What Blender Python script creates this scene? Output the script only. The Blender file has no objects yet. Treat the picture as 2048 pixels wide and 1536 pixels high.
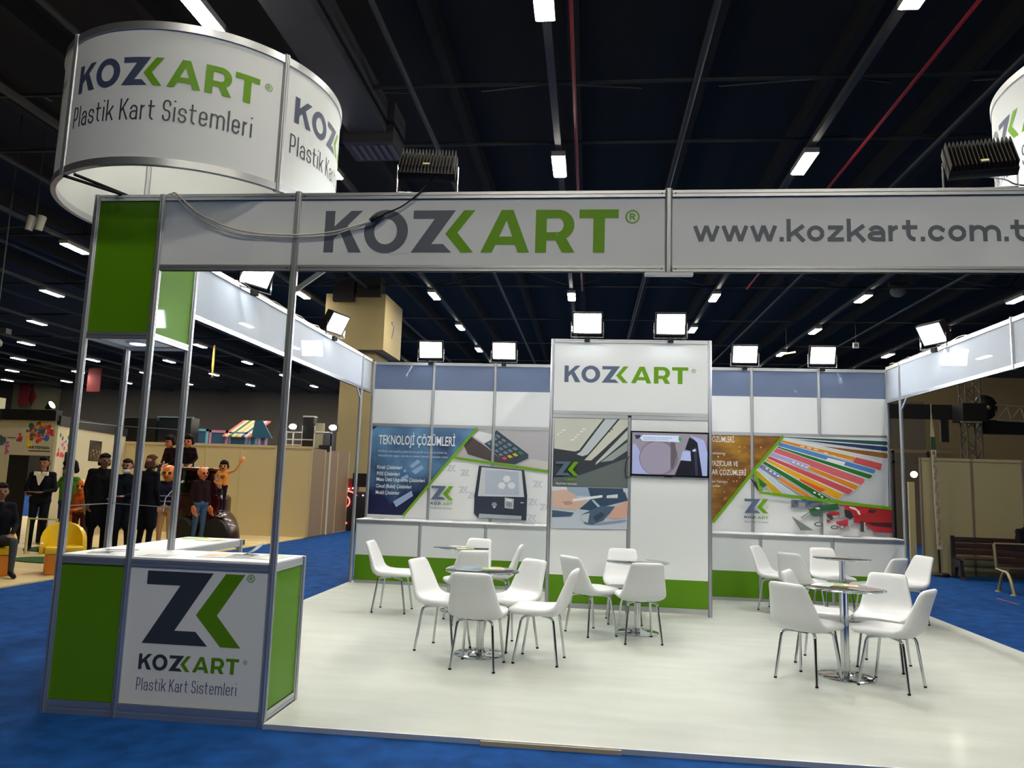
import bpy, bmesh, math, random
from math import sin, cos, pi, radians, hypot, atan2
from mathutils import Vector, Matrix
import numpy as np

S = bpy.context.scene
COL = S.collection
random.seed(7)

# ------------------------------------------------------------------ camera, world, exposure
cam = bpy.data.cameras.new('camera')
cam.sensor_width = 36.0
cam.lens = 1499.3014 / 2048 * 36.0
cam.clip_end = 300
cam_ob = bpy.data.objects.new('camera', cam)
COL.objects.link(cam_ob)
YAW, PITCH, ROLL = -0.1063, 0.1293, 0.0326
_f = Vector((sin(YAW) * cos(PITCH), cos(YAW) * cos(PITCH), sin(PITCH)))
_r = Vector((cos(YAW), -sin(YAW), 0)); _u = _r.cross(_f)
_r2 = _r * cos(ROLL) + _u * sin(ROLL); _u2 = _u * cos(ROLL) - _r * sin(ROLL)
cam_ob.matrix_world = Matrix(((_r2.x, _u2.x, -_f.x, 3.5305), (_r2.y, _u2.y, -_f.y, -4.8171), (_r2.z, _u2.z, -_f.z, 1.566), (0, 0, 0, 1)))
S.camera = cam_ob
S.view_settings.view_transform = 'Standard'
S.view_settings.look = 'None'
S.view_settings.gamma = 1.0
S.view_settings.use_curve_mapping = False
S.view_settings.exposure = 0.0
W = bpy.data.worlds.new('world'); S.world = W; W.use_nodes = True
W.node_tree.nodes['Background'].inputs[0].default_value = (0.9, 0.95, 1.0, 1)
W.node_tree.nodes['Background'].inputs[1].default_value = 0.004
FLOOD = 90.0       # radiance of the stand's own flood lights
HALL = 222.0        # radiance of the ceiling lights of the hall

# ------------------------------------------------------------------ materials
def lin(c):
    return tuple(((v / 255) / 12.92 if v / 255 <= .04045 else ((v / 255 + .055) / 1.055) ** 2.4) for v in c) + (1,)
_MC = {}
def mat(c, rough=.5, metal=0.0, coat=0.0, spec=.5, emit=0.0, name=None, cr=.035):
    key = (c, rough, metal, coat, spec, emit)
    if key in _MC: return _MC[key]
    m = bpy.data.materials.new(name or 'paint_%d_%d_%d' % tuple(int(v) for v in c)); m.use_nodes = True
    b = m.node_tree.nodes['Principled BSDF']
    b.inputs['Base Color'].default_value = lin(c)
    b.inputs['Roughness'].default_value = rough
    b.inputs['Metallic'].default_value = metal
    b.inputs['Coat Weight'].default_value = coat
    b.inputs['Coat Roughness'].default_value = cr
    b.inputs['Specular IOR Level'].default_value = spec
    if emit:
        b.inputs['Emission Color'].default_value = lin(c); b.inputs['Emission Strength'].default_value = emit
    _MC[key] = m
    return m
def noisy(name, c1, c2, scale, rough=.6, stretch=(1, 1, 1), detail=4, lo=.35, hi=.65, bump=0.0, metal=0, spec=.5, dist=0.0, coat=0.0):
    m = bpy.data.materials.new(name); m.use_nodes = True
    nt = m.node_tree; b = nt.nodes['Principled BSDF']
    tc = nt.nodes.new('ShaderNodeTexCoord'); mp = nt.nodes.new('ShaderNodeMapping'); mp.inputs['Scale'].default_value = stretch
    nz = nt.nodes.new('ShaderNodeTexNoise'); nz.inputs['Scale'].default_value = scale; nz.inputs['Detail'].default_value = detail
    nz.inputs['Distortion'].default_value = dist
    cr = nt.nodes.new('ShaderNodeValToRGB'); cr.color_ramp.elements[0].color = lin(c1); cr.color_ramp.elements[1].color = lin(c2)
    cr.color_ramp.elements[0].position = lo; cr.color_ramp.elements[1].position = hi
    nt.links.new(tc.outputs['Object'], mp.inputs[0]); nt.links.new(mp.outputs[0], nz.inputs['Vector'])
    nt.links.new(nz.outputs['Fac'], cr.inputs[0]); nt.links.new(cr.outputs[0], b.inputs['Base Color'])
    b.inputs['Roughness'].default_value = rough; b.inputs['Metallic'].default_value = metal; b.inputs['Specular IOR Level'].default_value = spec
    b.inputs['Coat Weight'].default_value = coat; b.inputs['Coat Roughness'].default_value = .1
    if bump:
        bp = nt.nodes.new('ShaderNodeBump'); bp.inputs['Strength'].default_value = bump; bp.inputs['Distance'].default_value = .01
        nt.links.new(nz.outputs['Fac'], bp.inputs['Height']); nt.links.new(bp.outputs[0], b.inputs['Normal'])
    return m
def emitter(name, c, strength):
    m = bpy.data.materials.new(name); m.use_nodes = True
    b = m.node_tree.nodes['Principled BSDF']; b.inputs['Base Color'].default_value = (0.8, 0.8, 0.8, 1)
    b.inputs['Emission Color'].default_value = tuple(c) + (1,); b.inputs['Emission Strength'].default_value = strength
    return m
PANEL = mat((236, 239, 242), .5, spec=.35, name='white_panel')
PRINTW = mat((222, 225, 224), .6, spec=.2, name='white_print_panel')
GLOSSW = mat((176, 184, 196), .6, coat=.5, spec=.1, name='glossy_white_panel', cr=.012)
ALU = mat((196, 198, 202), .38, metal=.85, name='aluminium')
ALU_L = mat((214, 216, 218), .42, metal=.55, name='pale_aluminium')
GREEN = mat((86, 136, 4), .5, spec=.2, coat=.15, name='green_panel')
GREENP = mat((104, 158, 8), .5, spec=.3, name='green_print')
SLATE = mat((92, 98, 108), .5, name='slate_print')
NAVYC = mat((54, 62, 74), .5, spec=.2, name='dark_navy_print')
NAVYR = mat((66, 76, 104), .5, name='navy_print')
SLATEB = mat((84, 100, 128), .5, name='blue_slate_print')
STRIPE = mat((98, 114, 146), .4, coat=.15, name='slate_blue_panel')
INK = mat((52, 60, 70), .5, name='dark_ink')
INKB = mat((66, 84, 122), .5, name='blue_ink')
WHITE = mat((240, 241, 243), .5, name='white_print')
CHAIRW = mat((232, 233, 234), .38, coat=.15, name='white_leatherette')
CHROME = mat((205, 207, 210), .1, metal=1.0, name='chrome')
STEEL = mat((190, 192, 196), .22, metal=1.0, name='brushed_steel')
BLACK = mat((16, 16, 18), .5, name='black')
DARKGREY = mat((24, 21, 19), .7, spec=.2, name='dark_grey_casting')
RUBBER = mat((24, 24, 26), .9, spec=.05, name='rubber')
CABLEW = mat((190, 186, 172), .5, name='grey_cable')
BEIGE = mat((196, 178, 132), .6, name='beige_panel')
LAMPG = emitter('flood_glass', (.93, .97, 1.0), FLOOD)
LAMPF = emitter('front_flood_glass', (.93, .97, 1.0), FLOOD * .5)
HALLG = emitter('hall_lamp_glass', (1.0, .94, .80), HALL)
CARPET = noisy('blue_carpet', (13, 56, 112), (20, 71, 136), 5.0, .95, detail=8, bump=.2, spec=.1)
FLOORM = noisy('pale_wood_laminate', (176, 180, 172), (194, 198, 192), 1.7, .5, stretch=(.7, 2.6, 1), detail=6, lo=.2, hi=.8, coat=.03, spec=.3)
PLATF = noisy('beige_platform_floor', (196, 172, 120), (214, 190, 138), 1.5, .6, stretch=(.4, 3, 1))
CEILM = mat((27, 24, 17), .9, name='dark_roof_sheet')
TRAYM = mat((58, 56, 50), .6, name='galvanised_tray')
PIPEM = mat((42, 42, 40), .6, name='grey_pipe')
HALLW = noisy('dim_hall_wall', (70, 64, 56), (84, 78, 68), .15, .9)
def glass(name, c=(.82, .9, .9, 1)):
    m = bpy.data.materials.new(name); m.use_nodes = True
    b = m.node_tree.nodes['Principled BSDF']; b.inputs['Base Color'].default_value = c
    b.inputs['Transmission Weight'].default_value = 1.0; b.inputs['Roughness'].default_value = .02; b.inputs['IOR'].default_value = 1.45
    return m
GLASS = glass('table_glass')

# ------------------------------------------------------------------ mesh helpers
class MB:
    def __init__(s): s.v = []; s.f = []; s.m = []
    def add(s, vs, fs, m=0, M=None):
        n = len(s.v)
        for p in vs:
            p = Vector(p)
            s.v.append(tuple(M @ p) if M is not None else tuple(p))
        for f in fs: s.f.append(tuple(i + n for i in f)); s.m.append(m)
        return s
    def box(s, a, b, m=0, M=None):
        x0, y0, z0 = a; x1, y1, z1 = b
        return s.add([(x0, y0, z0), (x1, y0, z0), (x1, y1, z0), (x0, y1, z0), (x0, y0, z1), (x1, y0, z1), (x1, y1, z1), (x0, y1, z1)],
                     [(0, 3, 2, 1), (4, 5, 6, 7), (0, 1, 5, 4), (1, 2, 6, 5), (2, 3, 7, 6), (3, 0, 4, 7)], m, M)
    def prism(s, poly, h, m=0, M=None):
        n = len(poly)
        vs = [(p[0], p[1], 0) for p in poly] + [(p[0], p[1], h) for p in poly]
        fs = [tuple(range(n))[::-1], tuple(range(n, 2 * n))] + [(i, (i + 1) % n, n + (i + 1) % n, n + i) for i in range(n)]
        return s.add(vs, fs, m, M)
    def tube(s, pts, r, n=8, m=0, closed=False, M=None):
        pts = [Vector(p) for p in pts]; k = len(pts); rs = r if isinstance(r, (list, tuple)) else [r] * k
        vs = []; fs = []; up = None
        for i, p in enumerate(pts):
            if closed: d = (pts[(i + 1) % k] - pts[i - 1]).normalized()
            else: d = (pts[min(i + 1, k - 1)] - pts[max(i - 1, 0)]).normalized()
            if up is None: up = d.orthogonal().normalized()
            else: up = (up - d * up.dot(d)).normalized()
            w = d.cross(up)
            for j in range(n):
                a = 2 * pi * j / n; vs.append(p + (up * cos(a) + w * sin(a)) * rs[i])
        for i in range(k if closed else k - 1):
            for j in range(n):
                a, b = i * n + j, i * n + (j + 1) % n; c, d_ = ((i + 1) % k) * n + (j + 1) % n, ((i + 1) % k) * n + j
                fs.append((a, b, c, d_))
        if not closed: fs += [tuple(range(n))[::-1], tuple(range((k - 1) * n, k * n))]
        return s.add(vs, fs, m, M)
    def lathe(s, prof, n=24, m=0, M=None):
        vs = []; fs = []; k = len(prof)
        for r, z in prof:
            for j in range(n): a = 2 * pi * j / n; vs.append((max(r, 1e-4) * cos(a), max(r, 1e-4) * sin(a), z))
        for i in range(k - 1):
            for j in range(n): fs.append((i * n + j, i * n + (j + 1) % n, (i + 1) * n + (j + 1) % n, (i + 1) * n + j))
        fs += [tuple(range(n))[::-1], tuple(range((k - 1) * n, k * n))]
        return s.add(vs, fs, m, M)
    def ball(s, c, r, n=10, m=0, sc=(1, 1, 1), M=None):
        prof = [(r * sin(pi * i / n), -r * cos(pi * i / n)) for i in range(n + 1)]
        T = Matrix.Translation(c) @ Matrix.Diagonal((sc[0], sc[1], sc[2], 1))
        return s.lathe(prof, n * 2, m, (M @ T) if M is not None else T)
    def face(s, pts, m=0, M=None): return s.add(pts, [tuple(range(len(pts)))], m, M)
    def obj(s, name, mats, parent=None, local=False, smooth=0, bevel=0.0):
        mats = mats if isinstance(mats, (list, tuple)) else [mats]
        o_ = Vector((0, 0, 0))
        if parent is not None and not local:
            p = parent
            while p is not None: o_ += p.location; p = p.parent
        me = bpy.data.meshes.new(name)
        me.from_pydata([(v[0] - o_.x, v[1] - o_.y, v[2] - o_.z) for v in s.v], [], s.f)
        for m in mats: me.materials.append(m)
        me.polygons.foreach_set('material_index', s.m)
        if bevel:
            bm = bmesh.new(); bm.from_mesh(me)
            es = [e for e in bm.edges if len(e.link_faces) == 2 and e.calc_face_angle(0) > .6]
            bmesh.ops.bevel(bm, geom=es, offset=bevel, segments=2, affect='EDGES', profile=.6, clamp_overlap=True)
            bm.to_mesh(me); bm.free(); smooth = smooth or 40
        if smooth:
            me.polygons.foreach_set('use_smooth', [True] * len(me.polygons)); me.set_sharp_from_angle(angle=radians(smooth))
        me.update()
        ob = bpy.data.objects.new(name, me); COL.objects.link(ob)
        if parent is not None: ob.parent = parent
        return ob
def tag(o, label, cat, group=None):
    o['label'] = label; o['category'] = cat
    if group: o['group'] = group
    return o
def thing(name, label, cat, loc=(0, 0, 0), rotz=0.0, group=None):
    o = bpy.data.objects.new(name, None); o.empty_display_size = .1; COL.objects.link(o)
    o.location = loc; o.rotation_euler = (0, 0, rotz)
    return tag(o, label, cat, group)
def structure(o): o['kind'] = 'structure'; return o
def dup(root, loc, rotz, label=None, group=None):
    r = root.copy(); COL.objects.link(r); r.location = loc; r.rotation_euler = (0, 0, rotz)
    if label: r['label'] = label
    if group: r['group'] = group
    for ch in list(root.children):
        c = ch.copy(); COL.objects.link(c); c.parent = r
        for g in ch.children:
            d = g.copy(); COL.objects.link(d); d.parent = c
    return r
def shared(obj, name, parent, loc):
    c = obj.copy(); c.name = name; COL.objects.link(c); c.parent = parent; c.location = loc
    return c

# upright plane frames: FX maps (x, z, out) to a wall facing -y at depth y; other frames through matrices
def plane_front(y): return Matrix(((1, 0, 0, 0), (0, 0, -1, y), (0, 1, 0, 0), (0, 0, 0, 1)))      # local (x,z,out)

# ------------------------------------------------------------------ lettering
def ring_pts(cx, cy, rx, ry, a0, a1, n=10): return [(cx + rx * cos(a0 + (a1 - a0) * i / n), cy + ry * sin(a0 + (a1 - a0) * i / n)) for i in range(n + 1)]
def ribbon(pts, t):
    """quads of a flat stroke of width t along pts, mitred"""
    P = [Vector(pts[0])]; L = []; R = []
    for p in pts[1:]:
        if (Vector(p) - P[-1]).length > 1e-4: P.append(Vector(p))
    for i, p in enumerate(P):
        a = (p - P[i - 1]).normalized() if i else None; b = (P[i + 1] - p).normalized() if i < len(P) - 1 else None
        d = (a + b).normalized() if a is not None and b is not None and (a + b).length > .2 else (b or a)
        n = Vector((-d.y, d.x)); k = 1.0
        if a is not None and b is not None: k = 1 / max(.45, n.dot(Vector((-a.y, a.x))))
        L.append(p + n * t / 2 * k); R.append(p - n * t / 2 * k)
    return [[tuple(L[i]), tuple(R[i]), tuple(R[i + 1]), tuple(L[i + 1])] for i in range(len(P) - 1)]
def strip(outer, inner): return [[outer[i], inner[i], inner[i + 1], outer[i + 1]] for i in range(len(outer) - 1)]
H2 = pi / 2
def glyph(ch, w, t, C):
    """strokes of a letter with bowl width w, stroke t, x-height 1, cap height C -> (list of polylines, advance)"""
    h = t / 2; a = w / 2; b = min(.5 - h, a * 1.15); X = 1 - h; Z = h; l = h; r = w - h; rx = a - h; m = a
    A = ring_pts
    if ch == 'l': return [[(h, 0), (h, C)]], t
    if ch == 'i': return [[(h, 0), (h, 1)], [(h, C - t * 1.15), (h, C)]], t
    if ch == '.': return [[(h, 0), (h, t * 1.1)]], t
    if ch == 'P' : return [[(l, 0), (l, C)], [(l, C - h), (m, C - h)] + A(m, C - h - b, rx, b, H2, 0) + A(m, .58 + b, rx, b, 0, -H2) + [(l, .58)]], w
    if ch == 'a':
        y1 = .57 if t < .2 else .52; q = (y1 - Z) / 2 if t >= .2 else b * .8; t0 = pi if t < .2 else .86 * pi
        return [[(r, 0), (r, X - b)] + A(m, X - b, rx, b, 0, t0, 12)[1:], [(r, y1), (m, y1)] + A(m, y1 - q, rx, q, H2, pi) + A(m, Z + q, rx, q, pi, 1.5 * pi) + ([(r, Z)] if t >= .2 else A(m, Z + q, rx, q, 1.5 * pi, 2 * pi))], w
    if ch in 'sS':
        T = (C - h) if ch == 'S' else X; M_ = (T + Z) / 2; q = min(b, (T - Z) / 4.2)
        return [[(r, T - q * 1.3)] + A(m, T - q, rx, q, 0, pi, 12) + A(m, M_ + q, rx, q, pi, 1.5 * pi, 6) + A(m, M_ - q, rx, q, H2, 0, 6) + A(m, Z + q, rx, q, 0, -pi, 12) + [(l, Z + q * 1.3)]], w
    if ch == 't': return [[(h + w * .18, C * .93), (h + w * .18, Z + b)] + A(h + w * .18 + rx, Z + b, rx, b, pi, 1.5 * pi), [(0 - w * .05, X), (w * .8, X)]], w * .8
    if ch == 'k': return [[(l, 0), (l, C)], [(w * .98, 1), (l + t * .2, .36)], [(w * .42, .66), (w, 0)]], w
    if ch == 'K': return [[(l, 0), (l, C)], [(w * 1.02, C), (l + t * .2, C * .4)], [(w * .38, C * .58), (w * 1.06, 0)]], w * 1.06
    if ch == 'r': return [[(l, 0), (l, 1)], [(l, X - b * 1.1)] + A(l + rx * 1.1, X - b * 1.1, rx * 1.1, b * 1.1, pi, H2)], w * .66
    if ch == 'e': return [[(l, .5), (r, .5), (r, X - b)] + A(m, X - b, rx, b, 0, pi, 12) + A(m, Z + b, rx, b, pi, 2 * pi - .25, 12)], w
    if ch == 'm':
        g = w * .98
        return [[(l, 0), (l, 1)]] + [[(l + k * (g - t), X - b)] + A(l + k * (g - t) + (g - t) / 2, X - b, (g - t) / 2, b, pi, 0, 12) + [(l + (k + 1) * (g - t), 0)] for k in (0, 1)], 2 * g - t
    if ch == 'o': return [[(r, Z + b), (r, X - b)] + A(m, X - b, rx, b, 0, pi, 12) + A(m, Z + b, rx, b, pi, 2 * pi, 12)], w
    if ch == 'c': return [[(w * .93, X - b * .55)] + A(m, X - b, rx, b, .6, pi, 12) + A(m, Z + b, rx, b, pi, 2 * pi - .6, 12)], w * .95
    if ch == 'z': return [[(w * .03, X), (w * .9, X)], [(w * .78, X - t * .1), (w * .14, Z + t * .1)], [(0, Z), (w * .93, Z)]], w * .93
    if ch == 'w': return [[(h * .6, 1), (w * .42, t * .1)], [(w * .42, t * .1), (w * .75, 1)], [(w * .75, 1), (w * 1.08, t * .1)], [(w * 1.08, t * .1), (w * 1.5 - h * .6, 1)]], w * 1.5
    return [], w * .5
def stroke_text(txt, x0, z0, x1, z1, w=.5, t=.11, C=1.42, gap=.15):
    """flat quads of a line of text filling the box x0..x1, z0..z1 (ascender height)"""
    polys = []; x = 0
    for ch in txt:
        if ch == ' ': x += w * .62; continue
        ls, adv = glyph(ch, w, t, C)
        for l in ls: polys += [[(p[0] + x, p[1]) for p in q] for q in ribbon(l, t)]
        x += adv + gap
    W_ = x - gap
    return [[(x0 + p[0] / W_ * (x1 - x0), z0 + p[1] / C * (z1 - z0)) for p in q] for q in polys]
_TC = {}
def font_polys(txt, x0, z0, x1, z1, bold=0.0):
    """flat faces of a line of text in the built-in font, fitted to a box"""
    c = bpy.data.curves.new('text', 'FONT'); c.body = txt; c.offset = bold; c.resolution_u = 2
    o = bpy.data.objects.new('text', c); COL.objects.link(o)
    dg = bpy.context.evaluated_depsgraph_get(); me = bpy.data.meshes.new_from_object(o.evaluated_get(dg))
    vs = [v.co.copy() for v in me.vertices]; fs = [tuple(p.vertices) for p in me.polygons]
    bpy.data.objects.remove(o); bpy.data.curves.remove(c); bpy.data.meshes.remove(me)
    a = min(v.x for v in vs); b = max(v.x for v in vs); d = 0.0; e = .7
    return [[(x0 + (vs[i].x - a) / (b - a) * (x1 - x0), z0 + (vs[i].y - d) / (e - d) * (z1 - z0)) for i in f] for f in fs]
def arcpoly(cx, cz, rx, rz, n=36): return ring_pts(cx, cz, rx, rz, 0, 2 * pi, n)
def wordmark():
    """(slate faces, green faces) of the company wordmark in a unit box: width 1 up to the T, height 1"""
    s = [[(0, 0), (.034, 0), (.034, 1), (0, 1)], [(.034, .34), (.034, .62), (.09, 1), (.132, 1)], [(.034, .34), (.052, .6), (.075, .62), (.132, 0), (.090, 0)]]
    s[1] = [(.03, .30), (.03, .60), (.0905, 1), (.1315, 1)]; s[2] = [(.054, .50), (.079, .66), (.132, 0), (.0885, 0)]
    s += strip(arcpoly(.2155, .5, .0765, .52), arcpoly(.2145, .5, .0395, .305))
    s += [[(.309, 1), (.309, .80), (.383, .80), (.454, 1)], [(.383, .80), (.309 - .004, 0.0), (.375, .20), (.454, 1)], [(.305, 0), (.444, 0), (.415, .20), (.375, .20)]]
    g = [[(.482, 1), (.421, .44), (.462, .47), (.521, 1)], [(.421, .44), (.476, 0), (.518, 0), (.462, .47)]]
    g += [[(.5425, 0), (.581, 0), (.628, .751), (.628, 1), (.610, 1)], [(.628, 1), (.628, .751), (.668, 0), (.706, 0), (.65, 1)], [(.592, .183), (.660, .183), (.648, .373), (.605, .373)]]
    g += [[(.726, 0), (.763, 0), (.763, 1), (.726, 1)], [(.763, .80), (.80, .80), (.80, 1), (.763, 1)], [(.763, .28), (.795, .28), (.80, .475), (.763, .475)], [(.793, .28), (.815, 0), (.857, 0), (.828, .34), (.80, .42)]]
    g += strip(ring_pts(.80, .64, .055, .36, H2, -H2, 14), ring_pts(.80, .6375, .019, .1625, H2, -H2, 14))
    g += [[(.871, .80), (1, .80), (1, 1), (.871, 1)], [(.917, 0), (.955, 0), (.955, .80), (.917, .80)]]
    return s, g
def reg_mark(cx, cz, r):
    k = r * .62
    o = strip(arcpoly(cx, cz, r, r, 24), arcpoly(cx, cz, r * .8, r * .8, 24))
    o += ribbon([(cx - k * .5, cz - k * .75), (cx - k * .5, cz + k * .75)], r * .2)
    o += ribbon([(cx - k * .5, cz + k * .66)] + ring_pts(cx + k * .05, cz + k * .33, k * .45, k * .33, H2, -H2, 8) + [(cx - k * .5, cz)], r * .18)
    o += ribbon([(cx, cz), (cx + k * .5, cz - k * .75)], r * .2)
    return o
def emblem():
    """(slate faces, green faces) of the ZK emblem in a unit box"""
    s = [[(0, 1), (0, .81), (.347, .81), (.677, 1)], [(.347, .81), (0, 0), (.325, .19), (.677, 1)], [(0, 0), (.67, 0), (.54, .19), (.325, .19)]]
    g = [[(.804, 1), (.53, .417), (.744, .425), (1, 1)], [(.53, .417), (.80, 0), (1.005, 0), (.744, .425)]]
    return s, g
def fit(polys, x0, z0, x1, z1): return [[(x0 + p[0] * (x1 - x0), z0 + p[1] * (z1 - z0)) for p in q] for q in polys]
class Print:
    """flat print: layers of faces on an upright plane facing -y, each a hair in front of the one before"""
    def __init__(s, y): s.y = y; s.mb = MB(); s.mats = []; s.k = 0
    def lay(s, polys, m, step=True):
        if m not in s.mats: s.mats.append(m)
        if step: s.k += 1
        for i, q in enumerate(polys):
            y = s.y - .0007 * s.k - 3e-5 * (i % 16); s.mb.face([(p[0], y, p[1]) for p in q], s.mats.index(m))
        return s
    def obj(s, name, parent): return s.mb.obj(name, s.mats, parent)

# ------------------------------------------------------------------ hall shell
HX0, HX1, HY0, HY1, HZ = -62, 34, -26, 63, 11.6
mb = MB().box((HX0, HY0, -.25), (HX1, HY1, -.03)); structure(mb.obj('floor', CARPET))
ceil = structure(MB().box((HX0, HY0, HZ), (HX1, HY1, HZ + .2)).obj('ceiling', CEILM))
structure(MB().box((HX0, HY1, -.2), (HX1, HY1 + .3, HZ)).obj('wall_back', HALLW))
structure(MB().box((HX0 - .3, HY0, -.2), (HX0, HY1, HZ)).obj('wall_left', HALLW))
structure(MB().box((HX1, HY0, -.2), (HX1 + .3, HY1, HZ)).obj('wall_right', HALLW))
structure(MB().box((HX0, HY0 - .3, -.2), (HX1, HY0, HZ)).obj('wall_front', HALLW))
ROWX = [2.68 + 5.6 * i for i in range(-10, 4)]
ROWY = [5.85 + 6.25 * j for j in range(-4, 9)]
for x in ROWX: MB().box((x - .07, HY0, 9.12), (x + .07, HY1, 9.24)).obj('cable_tray', TRAYM, ceil)
for x in [v + 2.75 for v in ROWX]: MB().tube([(x, HY0, 9.3), (x, HY1, 9.3)], .06, 6).obj('long_pipe', PIPEM, ceil)
for y in [-9.5, -3.3, 3.1, 9.45, 12.15, 18.7, 25.3, 31.6, 38.0, 44.4, 50.8]: MB().tube([(HX0, y, 9.6), (HX1, y, 9.6)], .045, 6).obj('cross_pipe', PIPEM, ceil)
for k, y in enumerate([3.1, 9.45, 12.15, 18.7, 25.3]):
    for x in ROWX[6:]:
        for s in (-1, 1): MB().tube([(x, y, 9.6), (x + s * 1.9, y + 2.6, 10.9)], .03, 5).obj('roof_brace', PIPEM, ceil)
for x in range(-24, 34, 3): MB().box((x - .12, HY0, 11.1), (x + .12, HY1, 11.6)).obj('roof_purlin', CEILM, ceil)
MB().tube([(3.06, HY0, 9.35), (3.09, 25, 9.35)], .04, 6).obj('sprinkler_pipe', mat((150, 20, 22), .5), ceil)
MB().tube([(9.6, HY0, 9.45), (9.6, 25, 9.45)], .04, 6).obj('sprinkler_pipe', mat((150, 20, 22), .5), ceil)
d = MB(); d.box((-1.95, 2, 9.15), (-1.1, 11.2, 9.9)); d.box((-2.1, 10.6, 8.95), (-.95, 11.6, 9.9)); d.obj('air_duct', mat((62, 62, 64), .6), ceil)
g = MB()
for i in range(6): g.box((-1.95 + i * .17, 11.59, 9.1), (-1.86 + i * .17, 11.63, 9.6))
for i in range(6): g.box((-1.95 + i * .17, 10.75, 8.93), (-1.86 + i * .17, 11.5, 8.955))
g.obj('duct_grille', mat((112, 108, 104), .6), ceil)

# ceiling lights: one built, the rest copied
lamp0 = thing('ceiling_light', 'lamp', 'light', (0, 0, 0))
MB().box((-.16, -.6, -.02), (.16, .6, .1)).obj('lamp_housing', mat((150, 148, 142), .5), lamp0, local=True)
MB().box((-.13, -.56, -.045), (.13, .56, -.02)).obj('lamp_lens', HALLG, lamp0, local=True)
ORD = ['nearest', 'second', 'third', 'fourth', 'fifth', 'sixth', 'seventh', 'eighth', 'ninth', 'tenth']
rown = {11: 'row running over the middle of the front beam', 12: 'row slanting over the web address', 13: 'row over the stand\'s far end beam', 10: 'row beside the big ring sign', 9: 'first row beyond the ring sign', 8: 'second row beyond the ring sign',
        7: 'third row beyond the ring sign', 6: 'fourth row beyond the ring sign', 5: 'fifth row beyond the ring sign', 4: 'sixth row beyond the ring sign', 3: 'seventh row beyond the ring sign', 2: 'eighth row beyond the ring sign', 1: 'ninth row beyond the ring sign', 0: 'outermost row beyond the ring sign'}
rown = {k - 1: v for k, v in rown.items()}
first = True
def cam_px(p):
    d = Vector(p) - Vector((3.5305, -4.8171, 1.566)); z = d.dot(_f)
    return (d.dot(_r2) / z * 1499.3 + 1024, 768 - d.dot(_u2) / z * 1499.3) if z > .1 else (-9e3, 0)
for i, x in enumerate([2.68 + 5.6 * k for k in range(-9, 4)]):
    n = 0
    for j, y in enumerate(ROWY):
        u, v = cam_px((x, y, 9))
        seen = -60 < u < 2108 and -40 < v < 1500
        near = 0 < x < 16 and -14 < y < 14
        if not (seen or near) or (x > 13 and y < 20): continue
        if seen:
            lab = 'oblong ceiling light, %s in the %s' % (ORD[min(n, 9)], rown.get(i + 1, 'outermost row beyond the ring sign') if i < 12 else 'row over the far side aisle'); n += 1; grp = 'hall ceiling lights'
        else: lab, grp = 'oblong hall ceiling light above the aisle outside the view', 'hall ceiling lights outside the view'
        if first: lamp0.location = (x, y, 9.0); lamp0['label'] = lab; lamp0['group'] = grp; first = False
        else: dup(lamp0, (x, y, 9.0), 0, lab, grp)

# ------------------------------------------------------------------ stand floor
C_F = 1.512
st = structure(MB().prism([(C_F, -.03), (7.967, -.03), (7.967, 6.9), (-.03, 6.9), (-.03, .53), (C_F, .53)], .03, 0, Matrix.Translation((0, 0, -.03))).obj('floor', FLOORM))
MB().box((C_F, -.042, -.03), (7.972, -.03, .002)).obj('floor_edge_strip', ALU_L, st)
MB().box((2.9, -.058, -.03), (3.75, -.043, -.004)).obj('floor_edge_board', mat((176, 164, 140), .6), st)
MB().box((7.967, -.03, -.03), (7.98, 6.9, .002)).obj('floor_edge_strip', ALU_L, st)

# ------------------------------------------------------------------ stand system parts
_PM = {}
def post(par, x, y, z0, z1, name='post', m=ALU):
    key = (round(z1 - z0, 3), m.name)
    if key not in _PM:
        poly = []
        for k in range(8):
            a = pi / 8 + k * pi / 4; a2 = a + pi / 4
            p = Vector((cos(a), sin(a))) * .0262; q = Vector((cos(a2), sin(a2))) * .0262; n = ((p + q) / 2).normalized()
            poly += [p, p.lerp(q, .38), p.lerp(q, .38) - n * .008, p.lerp(q, .62) - n * .008, p.lerp(q, .62)]
        _PM[key] = MB().prism([tuple(p) for p in poly], z1 - z0).obj(name, m, par, local=True)
        o = _PM[key]
    else:
        o = _PM[key].copy(); o.name = name; COL.objects.link(o); o.parent = par
    o.location = Vector((x, y, z0)) - par.location
    return o
def rail(par, a, b, z0, z1, t=.026, name='rail', m=ALU):
    a = Vector((a[0], a[1], 0)); b = Vector((b[0], b[1], 0)); L = (b - a).length; ang = atan2(b.y - a.y, b.x - a.x)
    M = Matrix.Translation((a.x, a.y, 0)) @ Matrix.Rotation(ang, 4, 'Z'); h = z1 - z0; e = .02
    e = .024; q = MB(); q.box((e, -t / 2 + .004, z0), (L - e, t / 2 - .004, z1), 0, M)
    q.box((e, -t / 2, z0), (L - e, t / 2, z0 + h * .40), 0, M); q.box((e, -t / 2, z1 - h * .46), (L - e, t / 2, z1), 0, M)
    return q.obj(name, m, par)
def panel(par, a, b, z0, z1, m=PANEL, t=.008, name='panel', off=0.0):
    a = Vector((a[0], a[1], 0)); b = Vector((b[0], b[1], 0)); L = (b - a).length; ang = atan2(b.y - a.y, b.x - a.x)
    M = Matrix.Translation((a.x, a.y, 0)) @ Matrix.Rotation(ang, 4, 'Z')
    return MB().box((.015, -t / 2 + off, z0), (L - .015, t / 2 + off, z1), 0, M).obj(name, m, par)
def screw(mb_, x, z, y): mb_.lathe([(.005, 0), (.005, .003)], 8, 0, Matrix.Translation((x, y, z)) @ Matrix.Rotation(pi / 2, 4, 'X'))

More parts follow.
